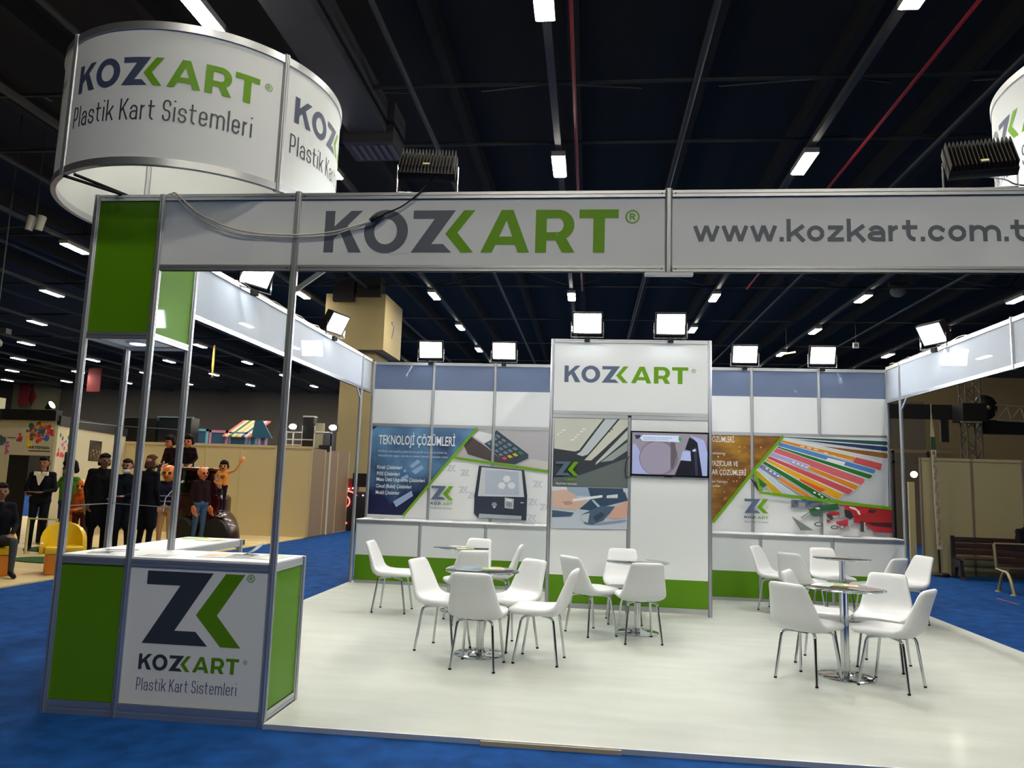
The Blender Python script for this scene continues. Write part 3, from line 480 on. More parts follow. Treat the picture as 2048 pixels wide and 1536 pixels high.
ART_CARD=[('gold',[(5.369,2.377),(6.404,2.372),(5.937,1.762),(5.366,1.072)]),((225,205,110),[(5.447,2.038),(5.466,2.054),(5.478,2.039),(5.459,2.025)]),((205,175,40),[(5.842,2.198),(5.855,2.21),(5.863,2.199),(5.85,2.19)]),((205,175,40),[(5.76,2.127),(5.777,2.143),(5.789,2.128),(5.771,2.116)]),((225,205,110),[(5.469,1.877),(5.483,1.889),(5.493,1.877),(5.478,1.867)]),((205,175,40),[(5.719,1.681),(5.736,1.696),(5.748,1.682),(5.73,1.669)]),((205,175,40),[(5.613,2.29),(5.634,2.308),(5.648,2.291),(5.627,2.276)]),((205,175,40),[(5.616,1.962),(5.636,1.979),(5.649,1.963),(5.629,1.949)]),((225,205,110),[(5.841,1.805),(5.859,1.821),(5.871,1.806),(5.853,1.793)]),((205,175,40),[(5.402,1.546),(5.414,1.556),(5.422,1.547),(5.41,1.538)]),((205,175,40),[(5.45,1.596),(5.47,1.614),(5.484,1.597),(5.464,1.582)]),((225,205,110),[(5.542,1.63),(5.553,1.64),(5.56,1.631),(5.549,1.623)]),((205,175,40),[(5.55,1.424),(5.567,1.438),(5.577,1.425),(5.561,1.413)]),((205,175,40),[(6.076,2.196),(6.095,2.213),(6.108,2.197),(6.088,2.184)]),((225,205,110),[(5.69,1.791),(5.699,1.799),(5.705,1.792),(5.696,1.786)]),((205,175,40),[(5.932,1.994),(5.952,2.011),(5.965,1.995),(5.945,1.981)]),((205,175,40),[(5.596,1.703),(5.609,1.714),(5.617,1.704),(5.605,1.695)]),((225,205,110),[(5.865,2.092),(5.875,2.1),(5.88,2.092),(5.871,2.086)]),((225,205,110),[(5.54,1.402),(5.549,1.409),(5.555,1.402),(5.546,1.396)]),((205,175,40),[(5.422,1.898),(5.429,1.905),(5.434,1.899),(5.427,1.893)]),((205,175,40),[(5.533,2.064),(5.553,2.081),(5.565,2.065),(5.546,2.051)]),((225,205,110),[(5.48,1.976),(5.494,1.988),(5.503,1.977),(5.489,1.967)]),((205,175,40),[(5.94,2.076),(5.955,2.089),(5.965,2.077),(5.95,2.066)]),((225,205,110),[(5.94,2.245),(5.957,2.26),(5.968,2.246),(5.951,2.234)]),((205,175,40),[(5.67,1.676),(5.686,1.691),(5.697,1.677),(5.68,1.665)]),((205,175,40),[(5.907,1.753),(5.922,1.766),(5.931,1.754),(5.917,1.743)]),((225,205,110),[(5.536,1.77),(5.544,1.778),(5.549,1.771),(5.541,1.765)]),((205,175,40),[(5.759,1.735),(5.777,1.751),(5.789,1.736),(5.771,1.723)]),((205,175,40),[(5.693,2.273),(5.707,2.285),(5.717,2.273),(5.703,2.263)]),((225,205,110),[(5.54,1.515),(5.552,1.526),(5.56,1.516),(5.548,1.507)]),((205,175,40),[(5.69,1.928),(5.702,1.938),(5.71,1.928),(5.698,1.92)]),((225,205,110),[(5.762,2.197),(5.776,2.21),(5.786,2.198),(5.771,2.187)]),((205,210,214),[(6.106,1.909),(6.435,2.367),(7.918,2.389),(7.89,0.98),(5.975,1.739)]),((236,238,240),[(6.419,2.375),(7.892,2.345),(7.917,2.336),(7.925,2.311),(7.925,2.297),(7.915,2.274),(7.889,2.266),(6.435,2.344)]),((26,78,78),[(6.419,2.366),(7.892,2.337),(7.909,2.329),(7.916,2.31),(7.916,2.3),(7.907,2.282),(7.89,2.275),(6.435,2.354)]),((236,238,240),[(6.629,2.339),(7.889,2.267),(7.915,2.257),(7.923,2.232),(7.922,2.207),(7.912,2.185),(7.887,2.177),(6.98,2.275)]),((26,52,96),[(6.628,2.33),(7.889,2.259),(7.906,2.25),(7.913,2.231),(7.913,2.21),(7.905,2.193),(7.887,2.187),(6.98,2.285)]),((236,238,240),[(6.964,2.251),(7.887,2.173),(7.912,2.162),(7.92,2.137),(7.919,2.101),(7.909,2.078),(7.884,2.071),(7.027,2.204)]),((130,86,42),[(6.964,2.243),(7.886,2.165),(7.904,2.155),(7.911,2.136),(7.909,2.104),(7.902,2.086),(7.884,2.081),(7.027,2.213)]),((236,238,240),[(6.411,2.345),(7.587,2.123),(7.618,2.115),(7.643,2.099),(7.815,2.01),(7.822,1.999),(7.803,1.997),(6.402,2.303)]),((208,212,212),[(6.411,2.336),(7.587,2.114),(7.61,2.108),(7.633,2.099),(7.806,2.013),(7.814,2.006),(7.804,2.007),(6.402,2.313)]),((236,238,240),[(6.402,2.321),(7.43,2.102),(7.453,2.09),(7.458,2.065),(7.457,2.052),(7.445,2.032),(7.42,2.026),(6.373,2.269)]),((206,132,32),[(6.402,2.313),(7.43,2.094),(7.445,2.083),(7.449,2.065),(7.447,2.055),(7.438,2.04),(7.421,2.036),(6.373,2.279)]),((200,75,80),[(7.453,2.089),(7.828,2.002),(7.797,1.908),(7.419,2.014)]),((236,238,240),[(6.362,2.29),(7.715,1.924),(7.736,1.911),(7.736,1.886),(7.728,1.87),(7.71,1.851),(7.682,1.846),(6.336,2.218)]),((72,128,192),[(6.362,2.282),(7.715,1.916),(7.728,1.904),(7.726,1.886),(7.719,1.873),(7.703,1.858),(7.682,1.856),(6.337,2.228)]),((235,240,245),[(7.056,2.069),(7.308,2.011),(7.276,1.961),(7.023,2.035)]),((236,238,240),[(6.337,2.226),(7.666,1.844),(7.686,1.832),(7.683,1.809),(7.671,1.789),(7.651,1.772),(7.622,1.769),(6.32,2.184)]),((20,112,32),[(6.336,2.218),(7.666,1.836),(7.678,1.825),(7.674,1.808),(7.662,1.792),(7.643,1.78),(7.622,1.779),(6.32,2.194)]),((236,238,240),[(6.32,2.202),(7.563,1.782),(7.583,1.768),(7.581,1.744),(7.552,1.697),(7.534,1.679),(7.505,1.676),(6.238,2.094)]),((204,96,106),[(6.32,2.194),(7.562,1.774),(7.575,1.762),(7.572,1.744),(7.543,1.7),(7.526,1.687),(7.505,1.686),(6.238,2.103)]),((236,238,240),[(6.255,2.134),(6.771,1.957),(6.789,1.946),(6.789,1.925),(6.785,1.914),(6.771,1.898),(6.746,1.895),(6.208,2.064)]),((172,162,216),[(6.254,2.126),(6.771,1.949),(6.781,1.939),(6.78,1.924),(6.776,1.917),(6.763,1.906),(6.746,1.905),(6.209,2.074)]),((236,238,240),[(6.79,1.938),(7.463,1.682),(7.482,1.668),(7.48,1.644),(7.464,1.618),(7.445,1.6),(7.417,1.599),(6.765,1.878)]),((216,132,22),[(6.79,1.93),(7.463,1.674),(7.474,1.661),(7.471,1.643),(7.455,1.621),(7.438,1.608),(7.417,1.608),(6.765,1.888)]),((236,238,240),[(6.209,2.078),(7.383,1.62),(7.401,1.606),(7.397,1.584),(7.364,1.545),(7.342,1.53),(7.313,1.529),(6.172,2.02)]),((196,76,86),[(6.209,2.069),(7.383,1.611),(7.393,1.599),(7.388,1.583),(7.354,1.548),(7.335,1.537),(7.313,1.539),(6.172,2.03)]),((236,238,240),[(6.173,2.039),(7.243,1.554),(7.261,1.54),(7.256,1.518),(7.205,1.467),(7.184,1.453),(7.155,1.454),(6.153,1.983)]),((226,166,22),[(6.172,2.03),(7.243,1.546),(7.253,1.534),(7.246,1.518),(7.196,1.47),(7.176,1.461),(7.155,1.464),(6.153,1.993)]),((214,90,30),[(6.651,1.744),(7.014,1.593),(6.934,1.557),(6.618,1.711)]),((236,238,240),[(6.14,1.998),(7.076,1.47),(7.092,1.458),(7.082,1.446),(6.998,1.429),(6.972,1.426),(6.942,1.432),(6.107,1.945)]),((16,104,28),[(6.14,1.989),(7.076,1.461),(7.084,1.452),(7.073,1.445),(6.988,1.432),(6.964,1.433),(6.942,1.441),(6.107,1.955)]),((124,124,184),[(6.094,1.942),(6.371,1.788),(6.338,1.738),(6.055,1.904)]),((236,238,240),[(6.371,1.768),(6.816,1.491),(6.831,1.481),(6.821,1.471),(6.761,1.471),(6.735,1.471),(6.705,1.479),(6.33,1.711)]),((222,134,24),[(6.371,1.76),(6.816,1.483),(6.823,1.474),(6.812,1.471),(6.751,1.474),(6.727,1.479),(6.705,1.489),(6.33,1.721)]),((236,238,240),[(6.045,1.905),(6.555,1.523),(6.569,1.511),(6.559,1.501),(6.466,1.501),(6.441,1.501),(6.412,1.512),(6.028,1.855)]),((192,206,226),[(6.045,1.897),(6.555,1.515),(6.561,1.504),(6.55,1.501),(6.457,1.504),(6.433,1.509),(6.412,1.521),(6.028,1.865)]),((236,238,240),[(6.022,1.862),(6.381,1.535),(6.394,1.522),(6.383,1.512),(6.29,1.514),(6.266,1.515),(6.237,1.527),(6.008,1.767)]),((190,160,24),[(6.022,1.853),(6.381,1.527),(6.386,1.516),(6.374,1.511),(6.281,1.517),(6.258,1.523),(6.238,1.537),(6.008,1.777)]),((24,110,40),[(6.008,1.77),(6.168,1.639),(6.103,1.595),(5.999,1.707)]),((60,50,70),[(5.911,1.737),(6.007,1.674),(6.103,1.546),(6.038,1.544)]),((235,238,243),[(6.155,1.902),(6.187,1.883),(6.174,1.86),(6.142,1.879)]),((235,238,243),[(6.211,1.866),(6.243,1.847),(6.23,1.823),(6.198,1.842)]),((235,238,243),[(6.267,1.831),(6.299,1.812),(6.286,1.789),(6.254,1.808)]),((235,238,243),[(6.318,1.796),(6.35,1.778),(6.337,1.754),(6.305,1.773)]),((235,238,243),[(6.543,2.005),(6.575,1.994),(6.565,1.972),(6.533,1.983)]),((235,238,243),[(6.607,1.982),(6.639,1.971),(6.629,1.949),(6.597,1.96)]),((235,238,243),[(6.67,1.959),(6.702,1.948),(6.692,1.927),(6.66,1.937)]),((235,238,243),[(6.726,1.936),(6.758,1.925),(6.748,1.904),(6.716,1.914)]),((240,225,170),[(6.659,2.24),(6.717,2.228),(6.712,2.211),(6.654,2.223)]),((240,225,170),[(6.755,2.219),(6.813,2.208),(6.807,2.191),(6.75,2.202)]),((240,225,170),[(6.851,2.199),(6.908,2.187),(6.903,2.17),(6.846,2.182)]),((240,225,170),[(6.994,2.15),(7.051,2.138),(7.046,2.122),(6.989,2.133)]),((240,225,170),[(7.104,2.112),(7.161,2.1),(7.156,2.084),(7.099,2.095)]),((240,225,170),[(7.215,2.082),(7.272,2.07),(7.267,2.054),(7.21,2.065)]),((235,238,243),[(6.839,1.567),(6.87,1.549),(6.854,1.529),(6.826,1.547)]),((235,238,243),[(6.902,1.543),(6.933,1.525),(6.917,1.505),(6.889,1.523)]),((235,238,243),[(6.941,1.509),(6.972,1.49),(6.956,1.47),(6.928,1.489)]),((235,238,243),[(7.011,1.471),(7.043,1.452),(7.026,1.432),(6.998,1.451)]),((98,108,116),[(6.507,1.434),(6.963,1.427),(6.945,1.378),(6.708,1.333),(6.506,1.317)]),((60,70,110),[(6.56,1.427),(6.604,1.424),(6.585,1.365),(6.551,1.382)]),((50,80,150),[(6.744,1.415),(6.797,1.417),(6.778,1.363),(6.726,1.37)]),((150,160,160),[(6.621,1.402),(6.709,1.387),(6.699,1.333),(6.602,1.312)]),((150,152,156),[(6.635,1.179),(6.768,1.273),(6.806,1.23),(6.67,1.153)]),((200,205,205),[(6.661,1.171),(6.759,1.241),(6.767,1.228),(6.679,1.162)]),((32,92,52),[(6.751,1.299),(6.909,1.358),(7.172,1.403),(7.187,1.315),(6.978,1.285),(6.855,1.231),(6.793,1.211)]),((70,95,85),[(6.794,1.265),(6.952,1.288),(6.95,1.208),(6.81,1.199)]),((225,230,230),[(6.843,1.32),(6.883,1.34),(6.926,1.323),(6.891,1.3)]),((165,32,38),[(7.393,1.251),(7.638,1.366),(7.929,1.332),(7.927,0.999),(7.671,1.005),(7.579,1.09),(7.39,1.136)]),((190,40,44),[(7.171,1.386),(7.319,1.382),(7.638,1.358),(7.592,1.276),(7.376,1.242),(7.316,1.266),(7.274,1.327)]),((60,24,28),[(7.554,1.142),(7.923,1.147),(7.921,1.076),(7.656,1.093)]),((70,28,30),[(7.611,1.33),(7.714,1.32),(7.678,1.275),(7.584,1.285)]),((45,40,46),[(7.256,1.317),(7.343,1.303),(7.392,1.215),(7.34,1.178),(7.271,1.211)]),((150,158,152),[(7.205,1.36),(7.266,1.362),(7.245,1.201),(7.193,1.208)]),((172,40,46),[(7.021,1.273),(7.186,1.284),(7.194,1.235),(7.063,1.212)]),((60,60,64),[(7.003,1.255),(7.064,1.239),(7.106,1.187),(7.071,1.15),(7.011,1.201)]),((236,238,236),[(7.327,1.364),(7.405,1.354),(7.472,1.298),(7.488,1.246),(7.454,1.253),(7.429,1.306),(7.335,1.338)]),((180,44,60),[(7.131,1.135),(7.305,1.177),(7.316,1.089),(7.242,1.059),(7.143,1.104)]),((176,182,178),[(7.313,1.159),(7.383,1.18),(7.372,1.108),(7.302,1.07)]),((178,60,66),[(7.001,1.165),(7.049,1.158),(7.057,1.123),(7.009,1.117)]),((60,62,62),[(7.477,1.157),(7.546,1.15),(7.542,1),(7.473,1.006)]),((190,195,192),[(7.528,1.141),(7.546,1.141),(7.542,1.009),(7.527,1.008)]),((112,120,116),[(6.504,1.192),(6.632,0.991),(6.815,0.998)]),((96,98,102),[(6.952,1.092),(6.949,1.081),(6.939,1.071),(6.925,1.063),(6.906,1.057),(6.886,1.054),(6.866,1.055),(6.848,1.06),(6.833,1.067),(6.824,1.077),(6.821,1.088),(6.825,1.099),(6.834,1.109),(6.849,1.117),(6.867,1.123),(6.887,1.126),(6.908,1.125),(6.926,1.12),(6.94,1.113),(6.949,1.103)]),((196,202,202),[(6.927,1.092),(6.925,1.085),(6.919,1.08),(6.91,1.075),(6.899,1.072),(6.886,1.07),(6.874,1.071),(6.863,1.073),(6.854,1.077),(6.848,1.082),(6.846,1.088),(6.848,1.095),(6.854,1.1),(6.863,1.105),(6.875,1.108),(6.887,1.11),(6.9,1.109),(6.911,1.107),(6.92,1.103),(6.925,1.098)]),((96,98,102),[(7.168,1.056),(7.165,1.047),(7.157,1.038),(7.144,1.031),(7.129,1.026),(7.111,1.024),(7.094,1.025),(7.078,1.028),(7.066,1.035),(7.058,1.043),(7.055,1.052),(7.058,1.061),(7.067,1.07),(7.079,1.077),(7.095,1.082),(7.112,1.084),(7.13,1.084),(7.145,1.08),(7.158,1.074),(7.166,1.066)]),((196,202,202),[(7.147,1.055),(7.145,1.05),(7.14,1.045),(7.132,1.042),(7.122,1.039),(7.111,1.038),(7.101,1.038),(7.091,1.04),(7.083,1.043),(7.078,1.048),(7.077,1.053),(7.079,1.058),(7.084,1.063),(7.092,1.067),(7.101,1.07),(7.112,1.071),(7.123,1.07),(7.133,1.068),(7.14,1.065),(7.145,1.061)]),((96,98,102),[(7.259,1.064),(7.257,1.056),(7.251,1.048),(7.241,1.042),(7.229,1.038),(7.215,1.036),(7.202,1.037),(7.19,1.04),(7.18,1.046),(7.174,1.053),(7.173,1.061),(7.175,1.069),(7.181,1.077),(7.191,1.083),(7.203,1.087),(7.216,1.089),(7.23,1.088),(7.242,1.085),(7.251,1.08),(7.257,1.072)]),((196,202,202),[(7.243,1.064),(7.241,1.059),(7.237,1.055),(7.231,1.051),(7.224,1.049),(7.216,1.048),(7.207,1.048),(7.2,1.05),(7.194,1.053),(7.19,1.057),(7.189,1.062),(7.19,1.066),(7.194,1.07),(7.2,1.074),(7.208,1.076),(7.216,1.077),(7.224,1.077),(7.232,1.075),(7.238,1.072),(7.241,1.068)]),('green',[(6.388,2.385),(5.987,1.9),(5.352,1.075),(5.387,1.048),(6.021,1.873),(6.421,2.357)]),('green',[(5.954,1.849),(6.051,1.506),(6.361,1.474),(7.918,1.331),(7.924,1.374),(6.367,1.518),(6.081,1.54),(5.996,1.862)])]
ART_TOWER=[((46,53,63),[(3.063,2.394),(4.005,2.402),(4.005,1.533),(3.06,1.52)]),('fog',[(3.074,1.634),(3.42,1.677),(4.011,1.911),(4.008,1.53),(3.06,1.518)]),((206,208,198),[(3.066,2.394),(3.7,2.407),(3.562,2.225),(3.392,1.991),(3.338,1.972),(3.07,2.004)]),((194,203,209),[(3.724,2.407),(3.882,2.409),(3.703,2.185),(3.502,1.94),(3.437,1.914),(3.361,1.936),(3.414,1.975)]),((204,206,194),[(3.908,2.407),(4.005,2.405),(4.006,2.312),(3.632,1.943),(3.547,1.865),(3.46,1.866),(3.545,1.963)]),((188,194,194),[(4.007,2.271),(4.008,2.16),(3.719,1.903),(3.602,1.81),(3.612,1.845)]),((150,160,158),[(4.009,2.119),(4.01,2.008),(3.816,1.871),(3.666,1.845)]),((240,241,238),[(3.27,2.116),(3.3,2.133),(3.335,2.127),(3.303,2.106)]),((240,241,238),[(3.313,2.15),(3.343,2.167),(3.378,2.161),(3.346,2.14)]),((240,241,238),[(3.345,2.184),(3.375,2.2),(3.41,2.195),(3.378,2.174)]),((240,241,238),[(3.385,2.222),(3.415,2.239),(3.45,2.233),(3.418,2.212)]),((240,241,238),[(3.414,2.256),(3.444,2.272),(3.479,2.266),(3.447,2.246)]),((240,241,238),[(3.088,2.177),(3.118,2.194),(3.153,2.188),(3.121,2.167)]),((240,241,238),[(3.123,2.208),(3.153,2.224),(3.189,2.218),(3.156,2.198)]),((240,241,238),[(3.157,2.236),(3.188,2.253),(3.223,2.247),(3.191,2.226)]),((90,96,102),[(3.562,2.223),(3.577,2.238),(3.585,2.228),(3.571,2.212)]),((90,96,102),[(3.594,2.256),(3.609,2.272),(3.617,2.261),(3.603,2.245)]),((90,96,102),[(3.615,2.275),(3.63,2.291),(3.639,2.28),(3.624,2.265)]),((90,96,102),[(3.762,2.235),(3.777,2.251),(3.786,2.24),(3.771,2.225)]),((90,96,102),[(3.794,2.261),(3.809,2.277),(3.818,2.266),(3.803,2.251)]),((90,96,102),[(3.979,2.132),(3.994,2.148),(4.003,2.137),(3.988,2.121)]),((196,206,222),[(3.06,1.52),(4.016,1.53),(4.005,1.018),(3.063,0.998)]),((150,172,196),[(3.06,1.52),(3.51,1.524),(3.576,1.414),(3.069,1.407)]),((222,228,236),[(3.06,1.52),(3.24,1.521),(3.262,1.468),(3.062,1.461)]),((48,72,98),[(3.51,1.521),(3.96,1.525),(4.015,1.376),(3.665,1.276),(3.58,1.233),(3.408,1.248),(3.556,1.381)]),((205,215,228),[(3.95,1.523),(4.014,1.525),(4.014,1.471),(3.961,1.48)]),((215,222,230),[(3.748,1.43),(3.887,1.451),(3.887,1.403),(3.748,1.398)]),((216,182,166),[(3.062,1.466),(3.229,1.488),(3.372,1.418),(3.383,1.375),(3.513,1.364),(3.481,1.325),(3.365,1.233),(3.072,1.257)]),((182,146,132),[(3.19,1.336),(3.298,1.345),(3.331,1.309),(3.234,1.29)]),((240,243,246),[(3.319,1.373),(3.694,1.434),(3.697,1.405),(3.33,1.339)]),((176,200,214),[(3.556,1.37),(3.588,1.372),(3.686,1.279),(3.654,1.267)]),((62,88,118),[(3.068,1.225),(3.344,1.203),(3.302,1.156),(3.068,1.139)]),((218,172,152),[(3.793,1.256),(4.015,1.376),(4.005,1.174),(3.859,1.139),(3.72,1.161),(3.81,1.19)]),((72,96,122),[(3.42,1.171),(3.579,1.254),(3.686,1.3),(3.857,1.296),(3.799,1.219),(3.71,1.118),(3.583,1.061),(3.486,1.068)]),((192,206,216),[(3.42,1.174),(3.54,1.205),(3.518,1.079),(3.443,1.111)]),((48,66,88),[(3.581,1.158),(3.687,1.226),(3.73,1.185),(3.625,1.096)]),((146,160,192),[(3.625,1.086),(3.999,1.142),(3.997,1.119),(3.604,1.058)])]
ART_SCREEN=[((168,154,156),[(4.057,2.235),(4.991,2.23),(4.98,1.696),(4.057,1.702)]),((186,188,218),[(4.061,2.082),(4.1,2.089),(4.315,1.713),(4.061,1.71)]),((140,126,128),[(4.629,1.927),(4.618,1.856),(4.584,1.791),(4.531,1.739),(4.464,1.705),(4.389,1.691),(4.314,1.7),(4.246,1.73),(4.192,1.779),(4.157,1.842),(4.144,1.913),(4.155,1.984),(4.189,2.049),(4.243,2.102),(4.31,2.137),(4.386,2.15),(4.461,2.141),(4.529,2.11),(4.583,2.06),(4.617,1.997)]),((172,158,166),[(4.587,1.92),(4.577,1.856),(4.547,1.797),(4.499,1.75),(4.44,1.719),(4.373,1.706),(4.306,1.715),(4.246,1.742),(4.197,1.787),(4.166,1.844),(4.155,1.908),(4.165,1.972),(4.195,2.032),(4.243,2.079),(4.303,2.111),(4.37,2.123),(4.437,2.114),(4.498,2.086),(4.546,2.041),(4.577,1.984)]),((110,98,98),[(4.534,2.127),(4.587,2.118),(4.614,1.969),(4.567,1.787),(4.536,1.786)]),((24,24,36),[(4.765,2.187),(4.87,2.134),(4.925,1.701),(4.588,1.705),(4.661,1.896),(4.776,1.889),(4.781,2.016),(4.713,2.034)]),((198,202,238),[(4.684,2.014),(4.778,2.014),(4.787,1.892),(4.654,1.899)]),((190,195,228),[(4.765,2.219),(4.944,2.157),(4.988,2.001),(4.983,1.698),(4.925,1.701),(4.865,2.12)]),((60,60,78),[(4.818,2.06),(4.855,2.061),(4.87,1.701),(4.839,1.7)]),((226,230,244),[(4.797,2.027),(4.839,2.045),(4.849,2.018),(4.813,2.007)]),((240,244,252),[(4.15,2.168),(4.194,2.204),(4.639,2.203),(4.673,2.161),(4.65,2.123),(4.184,2.128)]),((70,170,80),[(4.639,2.203),(4.673,2.161),(4.65,2.123),(4.629,2.156)]),((36,54,90),[(4.088,2.201),(4.152,2.201),(4.168,2.182),(4.141,2.16),(4.11,2.148)])]
BOX={'TEK':(0.196,2.113,1.425,2.219),'s1':(0.2,1.973,1.3,1.986),'s2':(0.205,1.914,1.319,1.91),'k1':(0.197,1.7,0.59,1.756),'k2':(0.197,1.598,0.562,1.655),'k3':(0.196,1.522,0.969,1.554),'k4':(0.192,1.417,0.761,1.452),'k5':(0.194,1.31,0.577,1.356),'zk':(1.078,1.252,1.426,1.462),'koz':(1.077,1.169,1.422,1.211),'pks':(1.081,1.106,1.424,1.132),'zum':(5.399,2.258,5.682,2.345),'stir':(5.395,2.075,5.549,2.106),'yaz':(5.368,1.9,5.738,1.976),'lar':(5.357,1.768,5.855,1.849),'bas':(5.368,1.652,5.584,1.685),'kod':(5.367,1.587,5.478,1.62),'zk2':(5.829,1.218,6.171,1.426),'koz2':(5.825,1.138,6.17,1.173),'pks2':(5.827,1.079,6.169,1.102),'zk3':(3.101,1.664,3.388,1.841),'koz3':(3.106,1.6,3.373,1.635),'pks3':(3.108,1.555,3.374,1.57),'t1':(4.194,2.176,4.555,2.185),'t2':(4.195,2.152,4.502,2.159)}
MARKS=[(1.368,1.743),(1.59,1.678),(1.577,1.415),(1.717,1.333),(2.735,1.54),(2.671,1.263),(2.847,1.192),(2.655,1.021)]
def colour(c):
    if c == 'blue': return ARTBLUE
    if c == 'gold': return ARTGOLD
    if c == 'fog': return mat((94, 104, 104), .5)
    if c == 'bokeh': return mat((150, 176, 214), .5)
    if c == 'green': return GREENP
    return mat(c, .5)
ARTBLUE = noisy('blue_photo_print', (10, 20, 66), (104, 152, 196), 1.5, .45, detail=3, lo=.36, hi=.74)
_nt = ARTBLUE.node_tree; _b = _nt.nodes['Principled BSDF']; _cr = [n for n in _nt.nodes if n.type == 'VALTORGB'][0]; _nz = [n for n in _nt.nodes if n.type == 'TEX_NOISE'][0]; _tc = [n for n in _nt.nodes if n.type == 'TEX_COORD'][0]
_sx = _nt.nodes.new('ShaderNodeSeparateXYZ'); _ma = _nt.nodes.new('ShaderNodeMath'); _ma.operation = 'MULTIPLY_ADD'; _ma.inputs[1].default_value = .26; _ma.inputs[2].default_value = -.46
_ad = _nt.nodes.new('ShaderNodeMath'); _ad.operation = 'ADD'     # the printed picture itself is pale at its upper edge and navy at its foot
_nt.links.new(_tc.outputs['Object'], _sx.inputs[0]); _nt.links.new(_sx.outputs['Z'], _ma.inputs[0]); _nt.links.new(_ma.outputs[0], _ad.inputs[0]); _nt.links.new(_nz.outputs['Fac'], _ad.inputs[1]); _nt.links.new(_ad.outputs[0], _cr.inputs[0])
ARTGOLD = noisy('gold_photo_print', (112, 66, 22), (168, 124, 26), 2.2, .45, stretch=(1, 1, 2.5), detail=3, lo=.4, hi=.7)
def art(pr, lst):
    for c, pts in lst: pr.lay([pts], colour(c))
def boxtext(pr, key, txt, m, bold=.01, dx=0.0, h=None, stroke=None):
    x0, z0, x1, z1 = BOX[key]
    if h: z0 = (z0 + z1) / 2 - h / 2; z1 = z0 + h
    if stroke: pr.lay(stroke_text(txt, x0 - dx, z0, x1, z1, **stroke), m, False)
    else: pr.lay(font_polys(txt, x0 - dx, z0, x1, z1, bold), m, False)
def logo3(pr, e, k, p, mp, mk=None):
    s, g = emblem(); pr.lay(fit(s, *BOX[e]), mk or SLATEB); pr.lay(fit(g, *BOX[e]), GREENP, False)
    s, g = wordmark(); pr.lay(fit(s, *BOX[k]), mk or INK, False); pr.lay(fit(g, *BOX[k]), GREENP, False)
    boxtext(pr, p, 'Plastik Kart Sistemleri', mp, h=.03, stroke=dict(w=.46, t=.1, C=1.45))

def back_wall(i0, i1, label, xpost_end):
    x0 = XB + PB * i0
    t = thing('back_wall', label, 'exhibition wall', (x0, YB, 0))
    for i in range(i0, i1 + 1):
        if i in xpost_end: post(t, XB + PB * i, YB - .004, 0, 3.415)
    for i in range(i0, i1):
        a, b = (XB + PB * i, YB), (XB + PB * (i + 1), YB)
        rail(t, a, b, 3.365, 3.41, t=.034); rail(t, a, b, 2.372, 2.42, t=.034)
        panel(t, a, b, 2.969, 3.365, STRIPE, name='slate_panel'); panel(t, a, b, 2.42, 2.969, PANEL); panel(t, a, b, .02, 2.372, PANEL)
    return t
bw = back_wall(0, 3, 'back wall with the blue technology poster and payment devices, behind the low cabinet', (0, 1, 2))
pr = Print(YB - .0045); pr.lay([[(XB + .015, .95), (2.985, .95), (2.985, 2.372), (XB + .015, 2.372)]], WHITE)
pr.lay([], WHITE)
for x, z in MARKS:
    s, g = emblem(); pr.lay(fit(s + g, x - .075, z - .05, x + .075, z + .05), mat((206, 210, 222), .5), False)
pr.lay([], WHITE); art(pr, ART_TECH); pr.lay([], WHITE)
BOX['TEK'] = (.196, 2.088, 1.425, 2.232)
boxtext(pr, 'TEK', 'TEKNOLOJİ ÇÖZÜMLERİ', WHITE, .012)
boxtext(pr, 's1', 'KOZKart, özel yazılım projeleriniz için gerekli ve kullanışlı ürünleri ile', mat((200, 212, 232), .5), 0, h=.035)
boxtext(pr, 's2', 'ihtiyaçlarınıza uygun, yerinde ve kaliteli hizmetle çözümler üretir', mat((200, 212, 232), .5), 0, h=.035)
for k, tx in zip(('k1', 'k2', 'k3', 'k4', 'k5'), ('Kiosk Çözümleri', 'POS Çözümleri', 'Masa Üstü Uygulama Çözümleri', 'Cloud (Bulut) Çözümleri', 'Mobil Çözümler')): boxtext(pr, k, tx, WHITE, .012, h=.056)
logo3(pr, 'zk', 'koz', 'pks', INKB)
pr.obj('poster', bw)
bw2 = back_wall(5, 8, 'back wall with the gold poster of fanned plastic cards and red lanyards', (6, 7, 8))
pr = Print(YB - .0045); pr.lay([[(5.0, .93), (7.92, .93), (7.92, 2.372), (5.0, 2.372)]], WHITE)
pr.lay([[(5.0, 2.36), (5.4, 2.36), (5.4, 1.06), (5.0, .95)]], ARTGOLD); art(pr, ART_CARD); pr.lay([], WHITE)
boxtext(pr, 'zum', 'ÇÖZÜMLERİ', WHITE, .004, dx=.085); boxtext(pr, 'stir', 'kart kişiselleştirme', WHITE, 0, dx=.19, h=.035)
boxtext(pr, 'yaz', 'YAZICILAR VE', WHITE, .004, dx=.03); boxtext(pr, 'lar', 'LAR ÇÖZÜMLERİ', WHITE, .004, dx=.03)
boxtext(pr, 'bas', 'Kart Yazıcıları', WHITE, 0, dx=.04, h=.035); boxtext(pr, 'kod', 'Kodlar', WHITE, 0, dx=.03, h=.035)
logo3(pr, 'zk2', 'koz2', 'pks2', INKB)
pr.obj('poster', bw2)

